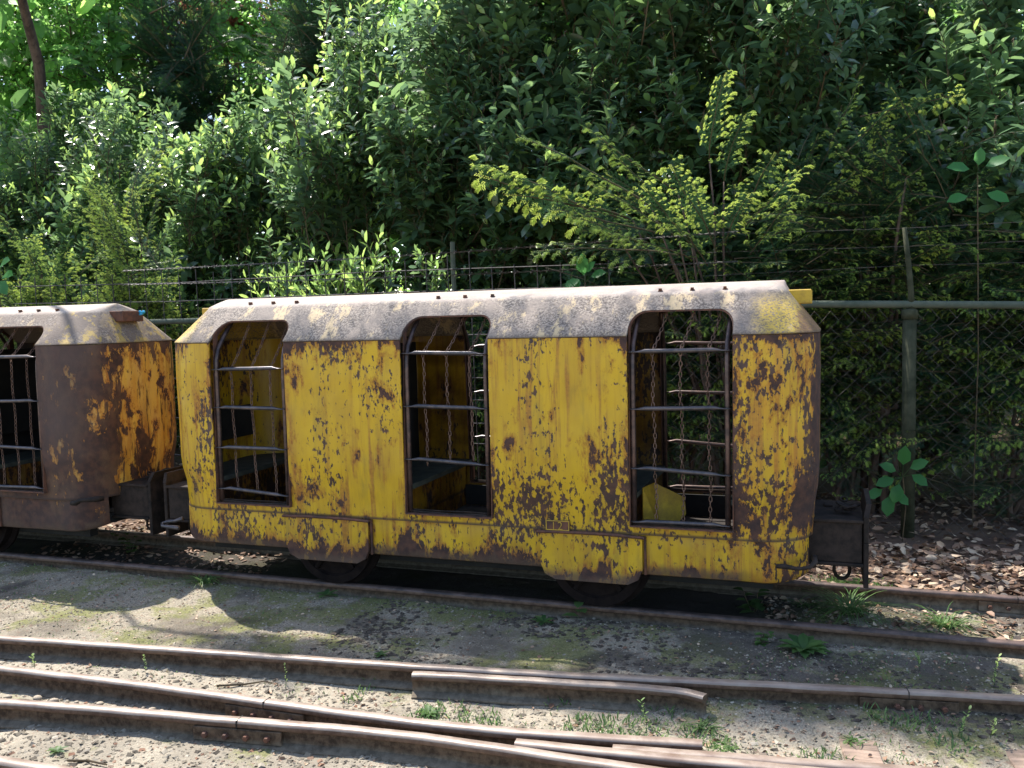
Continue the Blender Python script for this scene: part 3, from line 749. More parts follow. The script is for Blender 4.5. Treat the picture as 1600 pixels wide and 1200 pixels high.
for k, (za, zb_) in enumerate(((1.74, 1.76), (1.90, 1.88), (2.02, 1.995))):
    b = MB(); b.tube([(-1.3, 0, za), (-.02, 0, zb_), (2.6, 0, za-.02)], .0011, 4); b.build('line_wire', M['wire'], fr)
# grid mesh fence in the left part
gf = thing('grid_fence', (-2.68, FY+.04, 0), 'rusty square-grid wire fence rising behind the left half of the wagons', 'fence')
Rn = random.Random(3)
p = MB(); p.tube([(0, 0, -.1), (.0, 0, 1.2), (-.005, 0, 2.07)], .019, 6); p.build('post', M['galv'], gf)
p = MB(); p.tube([(-3.7, 0, -.1), (-3.7, 0, 1.5)], .025, 8); p.build('post', M['galv'], gf)
x = -4.3
while x < 1.25:
    p = MB(); j = Rn.uniform(-.012, .012); top = 1.95+Rn.uniform(-.02, .03) if x < .3 else 1.88
    p.tube([(x+.02, -.02, .05), (x+j, -.02, 1.0), (x-.015, -.02, top)], .0042, 5); p.build('wire', M['wire'], gf); x += .178
for z in (1.862, 1.705, 1.535, 1.375, 1.21, 1.045, .88, .705, .54, .38, .2):
    p = MB(); p.tube([(-4.4, -.026, z+.02), (-2.6, -.026, z-.01), (-.6, -.026, z+Rn.uniform(-.01, .01)), (1.25, -.026, z-.01)], .0042, 5); p.build('wire', M['wire'], gf)
for za, zb_, zc in ((1.975, 1.965, 2.03), (1.855, 1.815, 1.83)):
    bw = MB(); Ln = 5.2; n = 260
    for ph in (0, math.pi):
        pts = []
        for k in range(n):
            t = k/(n-1); z = za*(1-t)+zc*t - .02*math.sin(math.pi*t); a = k*.9+ph
            pts.append((-3.1+t*Ln-.0, -.04+.004*math.cos(a), z+.004*math.sin(a)))
        bw.tube(pts, .0024, 3, cap=False)
    for k in range(0, n, 6):
        t = k/(n-1); z = za*(1-t)+zc*t-.02*math.sin(math.pi*t); xx = -3.1+t*Ln
        bw.tube([(xx-.006, -.055, z-.013), (xx+.006, -.025, z+.013)], .0018, 3); bw.tube([(xx+.004, -.03, z-.013), (xx-.004, -.05, z+.014)], .0018, 3)
    bw.build('barbed_wire', M['wire'], gf)

# ------------------------------------------------------------------ leaves
def unit(a): return a/np.maximum(np.linalg.norm(a, axis=-1, keepdims=True), 1e-9)
LT = np.array([0, .33, .72, 1., .33, .33, .72, .72]); LW = np.array([0, 0, 0, 0, -.95, .95, -.9, .9])
LF = [(0, 2-1, 5-0), ]
def add_leaves(mb, base, d, nrm, ln, wd, tint, fold=.22, droop=.18):
    base, d, nrm = map(np.asarray, (base, d, nrm)); N = len(base)
    d = unit(d); side = unit(np.cross(d, nrm)); n = np.cross(side, d)
    ln = np.broadcast_to(ln, N)[:, None, None]; wd = np.broadcast_to(wd, N)[:, None, None]
    t = LT[None, :, None]; w = LW[None, :, None]
    P = base[:, None] + d[:, None]*(t*ln) + side[:, None]*(w*wd/2) + n[:, None]*(np.abs(w)*wd*fold/2 - droop*ln*t*t)
    o = mb.n; idx = (np.arange(N)*8+o)
    T = [(0, 4, 1), (0, 1, 5), (4, 6, 2, 1), (1, 2, 7, 5), (6, 3, 2), (2, 3, 7)]
    for i in idx.tolist():
        for f in T: mb.f.append(tuple(i+k for k in f))
    mb.mi.extend([mb.cur]*(6*N)); mb.v.append(P.reshape(-1, 3)); mb.t.append(np.repeat(np.broadcast_to(tint, N), 8)); mb.n += 8*N
def curve_pts(p0, d0, L, n, bend, rr, wob=.06):
    P = [np.array(p0, float)]; d = np.array(d0, float); d /= np.linalg.norm(d)
    for k in range(n):
        d = d + np.array(bend)/n + rr.normal(0, wob, 3); d /= np.linalg.norm(d); P.append(P[-1]+d*L/n)
    return np.array(P)
def shoot_leaves(mb, P, rr, sp, ln, wd, ang, start=.15, young=3, tlo=0, thi=.8, gold=0.):
    seg = np.linalg.norm(np.diff(P, axis=0), axis=1); L = seg.sum(); cum = np.concatenate([[0], np.cumsum(seg)])
    n = max(3, int(L*(1-start)/sp)); B = []; D = []; NN = []; S = []; T = []
    for k in range(n):
        s = L*(start+(1-start)*(k+.5)/n); p = np.array([np.interp(s, cum, P[:, c]) for c in range(3)])
        j = min(len(P)-2, np.searchsorted(cum, s)-1); j = max(j, 0); ax = unit(P[j+1]-P[j])
        a = k*2.4+rr.uniform(-.4, .4); u = unit(np.cross(ax, [0, 0, 1.01])); v = np.cross(ax, u)
        rad = u*math.cos(a)+v*math.sin(a); yg = k >= n-young
        th = ang*(.75+.5*rr.random()) if not yg else ang*.45
        d = ax*math.cos(th)+rad*math.sin(th)+np.array([0, 0, -.12 if not yg else .2]); B.append(p); D.append(d)
        NN.append(unit(ax*math.sin(th)-rad*math.cos(th)*.8+np.array([0, 0, .9])) if not yg else unit(-rad+np.array([0, 0, .3])))
        S.append((.75+.4*rr.random())*(.62 if yg else 1)); T.append(1.0 if yg else (1.5 if rr.random() < gold else tlo+(thi-tlo)*rr.random()))
    S = np.array(S); add_leaves(mb, B, D, NN, ln*S, wd*S, np.array(T), droop=.15+.15*rr.random())
def laurel_proto(seed, young=3, gold=.0006, ln=.135, wd=.056, flowers=False, L=.85, nside=7):
    rr = np.random.default_rng(seed); mb = MB()
    P = curve_pts((0, 0, 0), (1, 0, .15), L, 8, (0, 0, .55), rr); mb.cur = 1
    mb.tube([tuple(p) for p in P], list(np.linspace(.007, .0025, 9)), 5, tint=.3); mb.cur = 0
    shoot_leaves(mb, P, rr, .028, ln, wd, .95, .3, young, gold=gold)
    for k in range(nside):
        s = .2+.7*k/nside; i = int(s*8); a = k*2.4+rr.uniform(-.5, .5)
        d = np.array([.8, math.cos(a)*.9, math.sin(a)*.6+.5]); Q = curve_pts(P[i], d, L*rr.uniform(.3, .45), 5, (0, 0, .5), rr)
        mb.cur = 1; mb.tube([tuple(p) for p in Q], list(np.linspace(.004, .0018, 6)), 4, tint=.3); mb.cur = 0
        shoot_leaves(mb, Q, rr, .026, ln, wd, .95, .25, young if rr.random() < .75 else 0, gold=gold)
        if flowers and rr.random() < .6:   # spent brown flower spikes
            F = curve_pts(Q[-1], (.2, 0, 1), .09, 3, (0, 0, .3), rr); mb.cur = 1
            mb.tube([tuple(p) for p in F], .002, 4)
            for j in range(14):
                q = F[0]+(F[-1]-F[0])*j/13+rr.normal(0, .006, 3); mb.tube([tuple(q), tuple(q+rr.normal(0, .004, 3)+np.array([0, 0, .004]))], .003, 3)
            mb.cur = 0
    return mb.mesh('laurel_branch', [M['laurel'], M['twig']], True)
def yew_proto(seed, L=.75, tips=1., nt_=13, tl=.17, wood=.006):
    rr = np.random.default_rng(seed); mb = MB()
    P = curve_pts((0, 0, 0), (1, 0, .12), L, 8, (0, 0, -.25), rr, .05); mb.cur = 1
    mb.tube([tuple(p) for p in P], list(np.linspace(wood, .002, 9)), 5, tint=.3); mb.cur = 0
    B = []; D = []; N_ = []; S = []; T = []
    def comb(Q, pale_from, dens=.0055, size=.021):
        seg = np.linalg.norm(np.diff(Q, axis=0), axis=1); cum = np.concatenate([[0], np.cumsum(seg)]); L_ = cum[-1]; n = int(L_/dens)
        for k in range(n):
            s = L_*(k+.5)/n; p = np.array([np.interp(s, cum, Q[:, c]) for c in range(3)]); j = max(0, min(len(Q)-2, np.searchsorted(cum, s)-1))
            ax = unit(Q[j+1]-Q[j]); u = unit(np.cross(ax, [0, 0, 1.01])); sd = 1 if k % 2 else -1
            B.append(p); D.append(ax*.55+u*sd+np.array([0, 0, .12])+rr.normal(0, .1, 3)); N_.append((0, 0, 1)); S.append(size*(.8+.4*rr.random())*(1-.4*(s/L_)**3)); T.append(1. if s/L_ > pale_from else .8*rr.random())
    comb(P, .9)
    for k in range(2*nt_):
        s = .12+.86*(k/(2*nt_)); i = min(7, int(s*8)); f = s*8-i; p = P[i]*(1-f)+P[i+1]*f; sd = 1 if k % 2 else -1
        ln = tl*rr.uniform(.6, 1.15)*(1.15-.55*s); Q = curve_pts(p, (.75, sd*.9, .1+rr.normal(0, .12)), ln, 5, (0, 0, -.3), rr, .05)
        young = rr.random() < .8*tips
        comb(Q, 1.1 if not young else .80)
        for kk in (2, 3):
            Q2 = curve_pts(Q[kk], unit(Q[kk+1]-Q[kk])+np.array([.2, -sd*.5 if kk == 2 else sd*.6, 0]), ln*.4, 3, (0, 0, -.3), rr, .05); comb(Q2, 1.1 if rr.random() > tips else .6)
        if young:
            for _ in range(2):
                Q3 = curve_pts(Q[-1], unit(Q[-1]-Q[-2])+rr.normal(0, .3, 3)+np.array([0, 0, .25]), .038, 4, (0, 0, -2.2), rr, .03)
                comb(Q3, -1, .0034, .017)
    B, D, N_ = np.array(B), unit(np.array(D)), np.array(N_, float); S = np.array(S)
    side = unit(np.cross(D, N_)); w = .0016+.0016*(np.array(T) >= 1)
    Vt = np.stack([B-side*w[:, None], B+side*w[:, None], B+D*S[:, None]*.7+side*w[:, None]*.9-[0, 0, .001], B+D*S[:, None]-[0, 0, .003]], 1)
    o = mb.n; Nn = len(B)
    for i in (np.arange(Nn)*4+o).tolist(): mb.f.append((i, i+1, i+2, i+3))
    mb.mi.extend([0]*Nn); mb.v.append(Vt.reshape(-1, 3)); mb.t.append(np.repeat(np.array(T), 4)); mb.n += 4*Nn
    return mb.mesh('yew_branch', [M['yew'], M['twig']], True)
def broad_proto(seed, mat, ln=.055, wd=.045, L=.9):
    rr = np.random.default_rng(seed); mb = MB()
    P = curve_pts((0, 0, 0), (1, 0, .1), L, 8, (0, 0, .1), rr); mb.cur = 1
    mb.tube([tuple(p) for p in P], list(np.linspace(.008, .002, 9)), 4, tint=.3); mb.cur = 0
    shoot_leaves(mb, P, rr, .03, ln, wd, 1.2, .2, 1)
    for k in range(11):
        s = .12+.8*k/11; i = int(s*8); sd = 1 if k % 2 else -1
        Q = curve_pts(P[i], (.7, sd*.9, rr.uniform(-.15, .35)), L*rr.uniform(.3, .5), 5, (0, 0, -.1), rr)
        mb.cur = 1; mb.tube([tuple(p) for p in Q], list(np.linspace(.004, .0015, 6)), 3, tint=.3); mb.cur = 0
        shoot_leaves(mb, Q, rr, .022, ln, wd, 1.2, .1, 2)
    return mb.mesh('leafy_branch', [M[mat], M['twig']], True)

LAU = [laurel_proto(s) for s in (1, 2, 3)]
LAUF = [laurel_proto(s, 1, .0015, .16, .064, True) for s in (11, 12)]
YEW = [yew_proto(s) for s in (21, 22, 23)]
YEWD = [yew_proto(s, .7, .35) for s in (24, 25)]
YEWN = [yew_proto(s, .7, 0.) for s in (26, 27)]
YEWM = [YEWN[0], YEW[0], YEWN[1], YEWD[1]]
BRD = [broad_proto(s, 'broad') for s in (31, 32, 33)]
REDP = [broad_proto(s, 'red', .05, .03, .7) for s in (41,)]

def limbs_mesh(base, ends, r0, rr, mat):
    mb = MB()
    for e in ends:
        b = np.array(base)+rr.normal(0, .05, 3)*[1, 1, 0]; e = np.array(e); m1 = b*.55+e*.45; m1[2] += .15*abs(e[2]-b[2]); m1[:2] = b[:2]*.7+e[:2]*.3
        t = np.linspace(0, 1, 7)[:, None]; P = (1-t)**2*b+2*t*(1-t)*m1+t*t*e; P[1:-1] += rr.normal(0, .015, (5, 3))
        mb.tube([tuple(p) for p in P], list(np.linspace(r0, r0*.25, 7)), 6)
    return mb
def plant(name, label, cat, base, cen, rad, protos, n, seed, brname, upb=.45, smin=.8, smax=1.15, shell=.6, group=None, trunk_r=.03, nl=9, front=.72, zmin=.05, ymin=None, lat=0.):
    rr = np.random.default_rng(seed); root = thing(name, tuple(base), label, cat, group)
    base = np.array(base, float); cen = np.array(cen, float); rad = np.array(rad, float); pts = []
    k = 0
    while k < n:
        u = rr.normal(0, 1, 3); u /= np.linalg.norm(u)
        if u[1] > .15 and rr.random() < front: u[1] = -u[1]
        rho = rr.uniform(shell, 1.0)
        lump = 1+.13*math.sin(u[0]*7+seed)+.12*math.sin(u[2]*9+seed*2)
        p = cen+u*rad*rho*lump
        if p[2] < zmin: continue
        if ymin is not None and p[1] < ymin: p[1] = ymin+rr.random()*.3
        dirn = unit(u/rad*rad.min()+np.array([0, 0, upb])+rr.normal(0, .25, 3)+np.array([lat*rr.choice([-1, 1])*rr.uniform(.5, 1.2), 0, 0])); yaw = math.atan2(dirn[1], dirn[0]); el = math.asin(max(-1, min(1, dirn[2])))
        s = rr.uniform(smin, smax); loc = p-dirn*.55*s
        mkobj(brname, protos[rr.integers(len(protos))], root, tuple(loc-base), (rr.uniform(-.5, .5), -el+.1, yaw), s); pts.append(loc-base); k += 1
    ends = [pts[i] for i in rr.choice(len(pts), min(nl, len(pts)), replace=False)]
    limbs_mesh((0, 0, -.05), ends, trunk_r, rr, None).build('trunk', M['bark'], root, True)
    return root
#     laurels, left to right
L_ = [
 ('tall glossy laurel bush at the far left above the rustier wagon', (-9.2, 5.1), (1.35, 1.7, 2.1), 2.0, 1),
 ('sunlit glossy laurel bush behind the dark conifer on the left', (-7.6, 4.9), (1.3, 1.8, 2.0), 1.95, 1),
 ('glossy laurel bush with many bright glints behind the gap between the wagons', (-6.0, 4.8), (1.25, 1.8, 2.0), 1.9, 1),
 ('tall bright laurel bush left of the middle of the hedge', (-4.6, 4.9), (1.15, 1.85, 2.45), 2.2, 1),
 ('dark big-leaved laurel bush in the middle with hanging leaves over the wire fence', (-3.15, 4.6), (1.15, 1.6, 2.7), 2.4, 2),
 ('dark laurel bush with brown spent flower spikes above the middle of the wagon', (-1.75, 4.6), (1.15, 1.6, 2.8), 2.5, 2),
 ('shaded laurel bush behind the bright conifer tips', (-.4, 4.6), (1.1, 1.5, 2.8), 2.5, 2),
 ('sunlit laurel bush with orange leaves at the top right', (.85, 5.0), (1.2, 2.0, 2.15), 2.1, 2),
 ('laurel bush cut off by the right edge of the picture', (2.2, 5.0), (1.2, 2.0, 2.2), 2.1, 1)]
for i, (lb, (x, y), rad, cz, kd) in enumerate(L_):
    plant('laurel_bush', lb, 'bush', (x, y-.3, 0), (x, y, cz), rad, LAU if kd == 1 else LAUF, 235 if kd == 1 else 230, 100+i, 'branch', .6, .62, 1.25, .62, 'laurel bushes of the hedge', .032, 12, front=.85, ymin=3.0)
# yews
plant('yew_tree', 'feathery young yew with yellow-green tips rising behind the gap-side end of the rusty wagon', 'tree', (-6.3, 2.85, 0), (-6.3, 2.85, 1.6), (.85, .45, 1.35), YEW, 170, 201, 'branch', .7, .6, .95, .2, 'yews along the fence', .03, 9, zmin=.3)
plant('yew_tree', 'yew with pale tips at the left edge of the picture', 'tree', (-7.6, 2.9, 0), (-7.6, 2.9, 1.5), (.8, .45, 1.1), YEW, 120, 202, 'branch', .6, .6, .95, .2, 'yews along the fence', .03, 9, zmin=.3)
yr2 = plant('yew_tree', 'dark yew right of the thick fence post, pale tips showing through the wire', 'tree', (1.15, 2.95, 0), (1.15, 2.85, 1.2), (.85, .45, 1.3), YEWM, 250, 203, 'branch', .0, .6, .95, .2, 'yews along the fence', .02, 7, ymin=2.5, lat=1.2)
plant('yew_tree', 'dark yew behind the chain-link wire just right of the wagon', 'tree', (.1, 2.95, 0), (.1, 2.9, 1.15), (.8, .45, 1.25), YEWM, 230, 204, 'branch', .0, .6, .95, .2, 'yews along the fence', .02, 7, ymin=2.5, lat=1.2)
plant('yew_tree', 'tall yew with pale tips above the thin pole of the fence', 'tree', (.35, 2.9, 0), (.25, 2.85, 2.1), (.75, .4, 1.0), YEWM, 150, 205, 'branch', .5, .6, .95, .2, 'yews along the fence', .03, 9, lat=.8)
plant('yew_tree', 'dark low yew seen through the open windows of the wagon', 'tree', (-1.1, 2.95, 0), (-1.1, 2.9, 1.0), (.9, .4, 1.15), YEWM, 290, 206, 'branch', .0, .6, .95, .2, 'yews along the fence', .02, 7, ymin=2.5, lat=1.2)
plant('yew_tree', 'low dark yew behind the grid fence in the gap between the wagons', 'tree', (-4.9, 3.0, 0), (-4.9, 3.0, .75), (1.5, .4, .8), YEWD, 190, 207, 'branch', .0, .6, .95, .2, 'yews along the fence', .02, 7, ymin=2.5, lat=1.2)
plant('yew_tree', 'low dark yew behind the grid fence and the left window of the wagon', 'tree', (-2.7, 3.0, 0), (-2.7, 3.0, .8), (1.2, .4, .85), YEWD, 180, 208, 'branch', .0, .6, .95, .2, 'yews along the fence', .02, 7, ymin=2.5, lat=1.2)
# the bright yew that leans over the fence
yr = thing('yew_tree', (-.75, 2.9, 0), 'yew with long bright yellow-green sprays arching left over the fence', 'tree', 'yews along the fence')
rr = np.random.default_rng(77); ends = []
sprays = [((-1.35, 2.45, 2.15), (-2.32, 2.0, 2.52)), ((-1.2, 2.4, 2.25), (-1.95, 2.0, 2.84)), ((-1.45, 2.35, 2.10), (-2.2, 1.95, 2.66)), ((-1.0, 2.45, 2.35), (-1.52, 2.05, 2.80)),
          ((-.8, 2.5, 2.55), (-.72, 2.15, 3.06)), ((-.7, 2.5, 2.4), (-.60, 2.15, 2.80)), ((-1.1, 2.35, 2.05), (-1.75, 1.95, 2.30)), ((-1.0, 2.35, 2.0), (-1.45, 1.9, 2.42)), ((-.9, 2.35, 1.95), (-1.20, 1.9, 2.36)),
          ((-.8, 2.35, 2.0), (-1.0, 1.9, 2.45)), ((-1.0, 2.35, 1.9), (-1.9, 2.0, 2.08)), ((-.7, 2.4, 1.95), (-.55, 1.95, 2.3)), ((-.6, 2.4, 2.1), (-.35, 2.0, 2.52)), ((-.9, 2.3, 1.85), (-1.35, 1.9, 2.12)),
          ((-.8, 2.3, 1.8), (-1.0, 1.85, 2.18)), ((-.5, 2.4, 1.9), (-.25, 2.0, 2.2)), ((-1.2, 2.3, 1.95), (-1.6, 1.9, 2.22))]
for k, (a, b) in enumerate(sprays+sprays[::3]):
    a = np.array(a)+rr.normal(0, .05 if k >= len(sprays) else .01, 3); b = np.array(b)+rr.normal(0, .09 if k >= len(sprays) else .01, 3)+(np.array([.05, .12, -.10]) if k >= len(sprays) else 0)
    d = b-a; L0 = np.linalg.norm(d); d /= L0
    mkobj('branch', YEW[k % 3], yr, tuple(a-np.array([-.75, 2.9, 0])), (rr.uniform(-.9, .9), -math.asin(d[2]), math.atan2(d[1], d[0])), L0/.72); ends.append(a-np.array([-.75, 2.9, 0]))
for k in range(60):
    a = np.array([rr.uniform(-1.4, .1), rr.uniform(2.45, 3.0), rr.uniform(1.2, 2.3)]); yaw = rr.uniform(-3.2, 0)
    mkobj('branch', YEWD[k % 2], yr, tuple(a-np.array([-.75, 2.9, 0])), (rr.uniform(-.4, .4), rr.uniform(-.7, .1), yaw), rr.uniform(.5, .8)); 
limbs_mesh((0, 0, -.05), ends[:9], .02, rr, None).build('trunk', M['bark'], yr, True)
# sprays of the right-hand yew pushing through the wire
for k in range(26):
    a = np.array([rr.uniform(-.3, 1.7), rr.uniform(2.25, 2.4), rr.uniform(.15, 1.35)])
    mkobj('branch', YEWM[k % 4], yr2, tuple(a-np.array([1.15, 2.95, 0])), (rr.uniform(-.6, .6), rr.uniform(-.3, .4), rr.choice([-2.7, -2.3, -.8, -.4])), rr.uniform(.3, .5))
# bright laurel shoots at the fence
shoot_p = [laurel_proto(61, 14, 0, .15, .045, False, .55, 4), laurel_proto(62, 14, 0, .15, .045, False, .5, 3)]
for k, (x, y, z, s, lb) in enumerate(((-4.25, 2.5, 1.55, 1.1, 'first bright young laurel shoot above the grid fence, nearest the gap between the wagons'), (-3.95, 2.5, 1.6, 1.15, 'tallest bright young laurel shoot poking above the grid fence'), (-3.65, 2.45, 1.6, 1.2, 'bright laurel shoot with upright leaves behind the barbed wire'),
                                      (-3.35, 2.5, 1.5, .9, 'small bright laurel shoot right of the tall upright one'), (-2.85, 2.4, 1.7, .7, 'bright laurel sprig just left of the grey fence post'), (-4.45, 2.5, 1.4, .9, 'low bright laurel shoot half hidden by the wagon roof'))):
    t = thing('laurel_shoot', (x, y, 0), lb, 'shrub', 'young laurel shoots at the fence')
    for j in range(5):
        mkobj('branch', shoot_p[j % 2], t, (R.uniform(-.15, .15), R.uniform(-.1, .05), z-.12+R.uniform(-.25, .2)), (R.uniform(-.4, .4), -R.uniform(.9, 1.5), R.uniform(0, 6.28)), s*R.uniform(.75, 1.05))
    st = MB(); st.tube([(0, 0, 0), (.03, 0, .8), (0, 0, z)], [.008, .007, .005], 5); st.build('stem', M['twig'], t)
# background trees
B_ = [
 ('broad-leaved tree with dark trunk at the top left corner', (-13.2, 8.2), (2.2, 1.6, 2.6), 5.6, BRD, 1.7),
 ('bright green broad-leaved tree behind the hedge, left', (-10.6, 7.6), (2.0, 1.5, 2.8), 5.0, BRD, 1.6),
 ('dark conifer standing behind the hedge at the upper left', (-8.8, 6.9), (1.2, 1.0, 2.6), 4.3, YEWN, 1.9),
 ('pale green tree behind the hedge between the conifer and the laurels', (-7.4, 8.6), (1.8, 1.4, 2.8), 5.0, BRD, 1.7),
 ('dark conifer behind the upper middle of the hedge', (-6.2, 6.6), (1.1, .9, 2.3), 4.2, YEWN, 1.9),
 ('broad-leaved tree behind the middle of the hedge', (-4.3, 7.4), (1.9, 1.5, 2.8), 4.6, BRD, 1.7),
 ('broad-leaved tree behind the dark laurels', (-1.6, 7.2), (1.9, 1.5, 2.8), 4.4, BRD, 1.7),
 ('broad-leaved tree behind the right half of the hedge', (.9, 7.2), (1.9, 1.5, 2.8), 4.2, BRD, 1.7),
 ('broad-leaved tree behind the hedge at the right edge', (3.2, 6.8), (1.8, 1.4, 2.8), 4.0, BRD, 1.7),
 ('broad-leaved tree low behind the hedge at the left edge', (-16.5, 10.), (3., 1.8, 3.4), 4.6, BRD, 2.0)]
for i, (lb, (x, y), rad, cz, pr, sc) in enumerate(B_):
    plant('conifer' if pr is YEWN else 'broadleaf_tree', lb, 'tree', (x, y, 0), (x, y, cz), rad, pr, 170 if pr is YEWN else 95, 300+i, 'branch', .25, sc*.8, sc*1.15, .5, 'trees behind the hedge', .10, 8, zmin=.6)
plant('red_leaved_tree', 'small red-leaved tree behind the hedge at the top left', 'tree', (-9.3, 8.9, 0), (-9.3, 8.7, 6.4), (1.1, .6, .9), REDP, 60, 340, 'branch', .2, .9, 1.4, .2, None, .06, 6)
# far woods: one mass
wd = MB(); rr = np.random.default_rng(5); N = 17000
an = rr.uniform(-1.25, .75, N); dist = rr.uniform(12, 19, N); zz = rr.uniform(.0, 8.6, N)
B = np.stack([np.sin(an)*dist-1, np.cos(an)*dist-2, zz+.8*np.sin(an*23)], 1)
add_leaves(wd, B, rr.normal(0, 1, (N, 3)), rr.normal(0, 1, (N, 3))+[0, 0, 1], rr.uniform(.25, .5, N), rr.uniform(.15, .3, N), rr.uniform(0, 1.05, N))
tag(wd.build('far_woods', M['broad']), 'mass of green woodland foliage far behind the hedge', 'woods', kind='stuff')

# tree whose high branches reach over the wagons and shade the ground
ot = thing('overhanging_tree', (-10., 5.5, 0), 'tall tree behind the hedge whose high boughs reach over the wagons', 'tree')
rr = np.random.default_rng(90)
for k in range(150):
    t = rr.random(); a = np.array([-5.4+3.5*t, 1.08+.1*t+rr.uniform(-.11, .08), 4.95+rr.normal(0, .08)])-np.array([-10., 5.5, 0])
    mkobj('branch', BRD[k % 3], ot, tuple(a), (rr.uniform(-.3, .3), rr.uniform(-.2, .2), rr.uniform(-.2, .2)), rr.uniform(.38, .55))
lm = MB(); lm.tube([(0, 0, -.1), (.05, -.05, 2.5), (.05, -.1, 5.0), (.8, -1.2, 6.2), (2.6, -3.2, 5.9), (4.2, -4.3, 5.1), (6, -4.42, 4.97), (8, -4.45, 4.93)], [.11, .10, .07, .045, .03, .018, .012, .005], 8)
lm.build('trunk', M['bark'], ot, True)

# ------------------------------------------------------------------ small plants
def herb(x, y, kind, h, nleaf, lnth, label, seed, group=None, z0=None):
    rr = np.random.default_rng(seed); z = float(ground_h(x, y)) if z0 is None else z0
    t = thing('weed', (x, y, z), label, 'plant', group)
    mb = MB(); st = MB()
    if kind == 'leafy':
        for s in range(max(1, nleaf//5)):
            a = rr.uniform(0, 6.28); P = curve_pts((0, 0, -.01), (math.cos(a)*.5, math.sin(a)*.5, 1), h*rr.uniform(.7, 1.1), 5, (0, 0, .2), rr, .1)
            st.tube([tuple(p) for p in P], .0018, 4)
            for k in range(5):
                j = 1+k; b = rr.uniform(0, 6.28); d = np.array([math.cos(b), math.sin(b), .25])
                add_leaves(mb, [P[j]], [d], [(0, 0, 1)], lnth*rr.uniform(.7, 1.2), lnth*.62, rr.uniform(.2, .9), droop=.25)
        st.build('stem', M['twig'], t)
        o = mb.build('leaves', M['herb'], t, True)
    elif kind == 'grass':
        for k in range(nleaf):
            a = rr.uniform(0, 6.28); L = h*rr.uniform(.6, 1.3); b0 = np.array([rr.normal(0, .02), rr.normal(0, .02), -.005]); P = curve_pts(b0, (math.cos(a)*.6, math.sin(a)*.6, 1), L, 6, (math.cos(a)*1.2, math.sin(a)*1.2, -1.3), rr, .04)
            w = np.array([-math.sin(a), math.cos(a), 0])*.0028; V = []
            for i, p in enumerate(P): s_ = 1-(i/6)**2*.9; V += [p-w*s_, p+w*s_]
            mb.add(V, [(2*i, 2*i+1, 2*i+3, 2*i+2) for i in range(6)], rr.uniform(.1, .9))
        mb.build('blades', M['herb'], t)
    elif kind == 'rosette':
        for k in range(nleaf):
            a = k*2.4; add_leaves(mb, [(0, 0, .004)], [(math.cos(a), math.sin(a), .35+.5*k/nleaf)], [(0, 0, 1)], lnth*rr.uniform(.7, 1.1), lnth*.4, rr.uniform(0, .7), droop=.35)
        mb.build('leaves', M['herb'], t, True)
    elif kind == 'sprig':
        P = curve_pts((0, 0, -.005), (.1, 0, 1), h, 5, (0, 0, 0), rr, .12); st.tube([tuple(p) for p in P], .0012, 3); st.build('stem', M['herb'], t)
        for k in range(nleaf):
            p = P[1]+(P[-1]-P[1])*k/nleaf; b = rr.uniform(0, 6.28)
            add_leaves(mb, [p], [(math.cos(b), math.sin(b), .9)], [(0, 0, 1)], lnth*rr.uniform(.6, 1.2), lnth*.45, 1., droop=.1)
        mb.build('leaves', M['herb'], t, True)
    return t
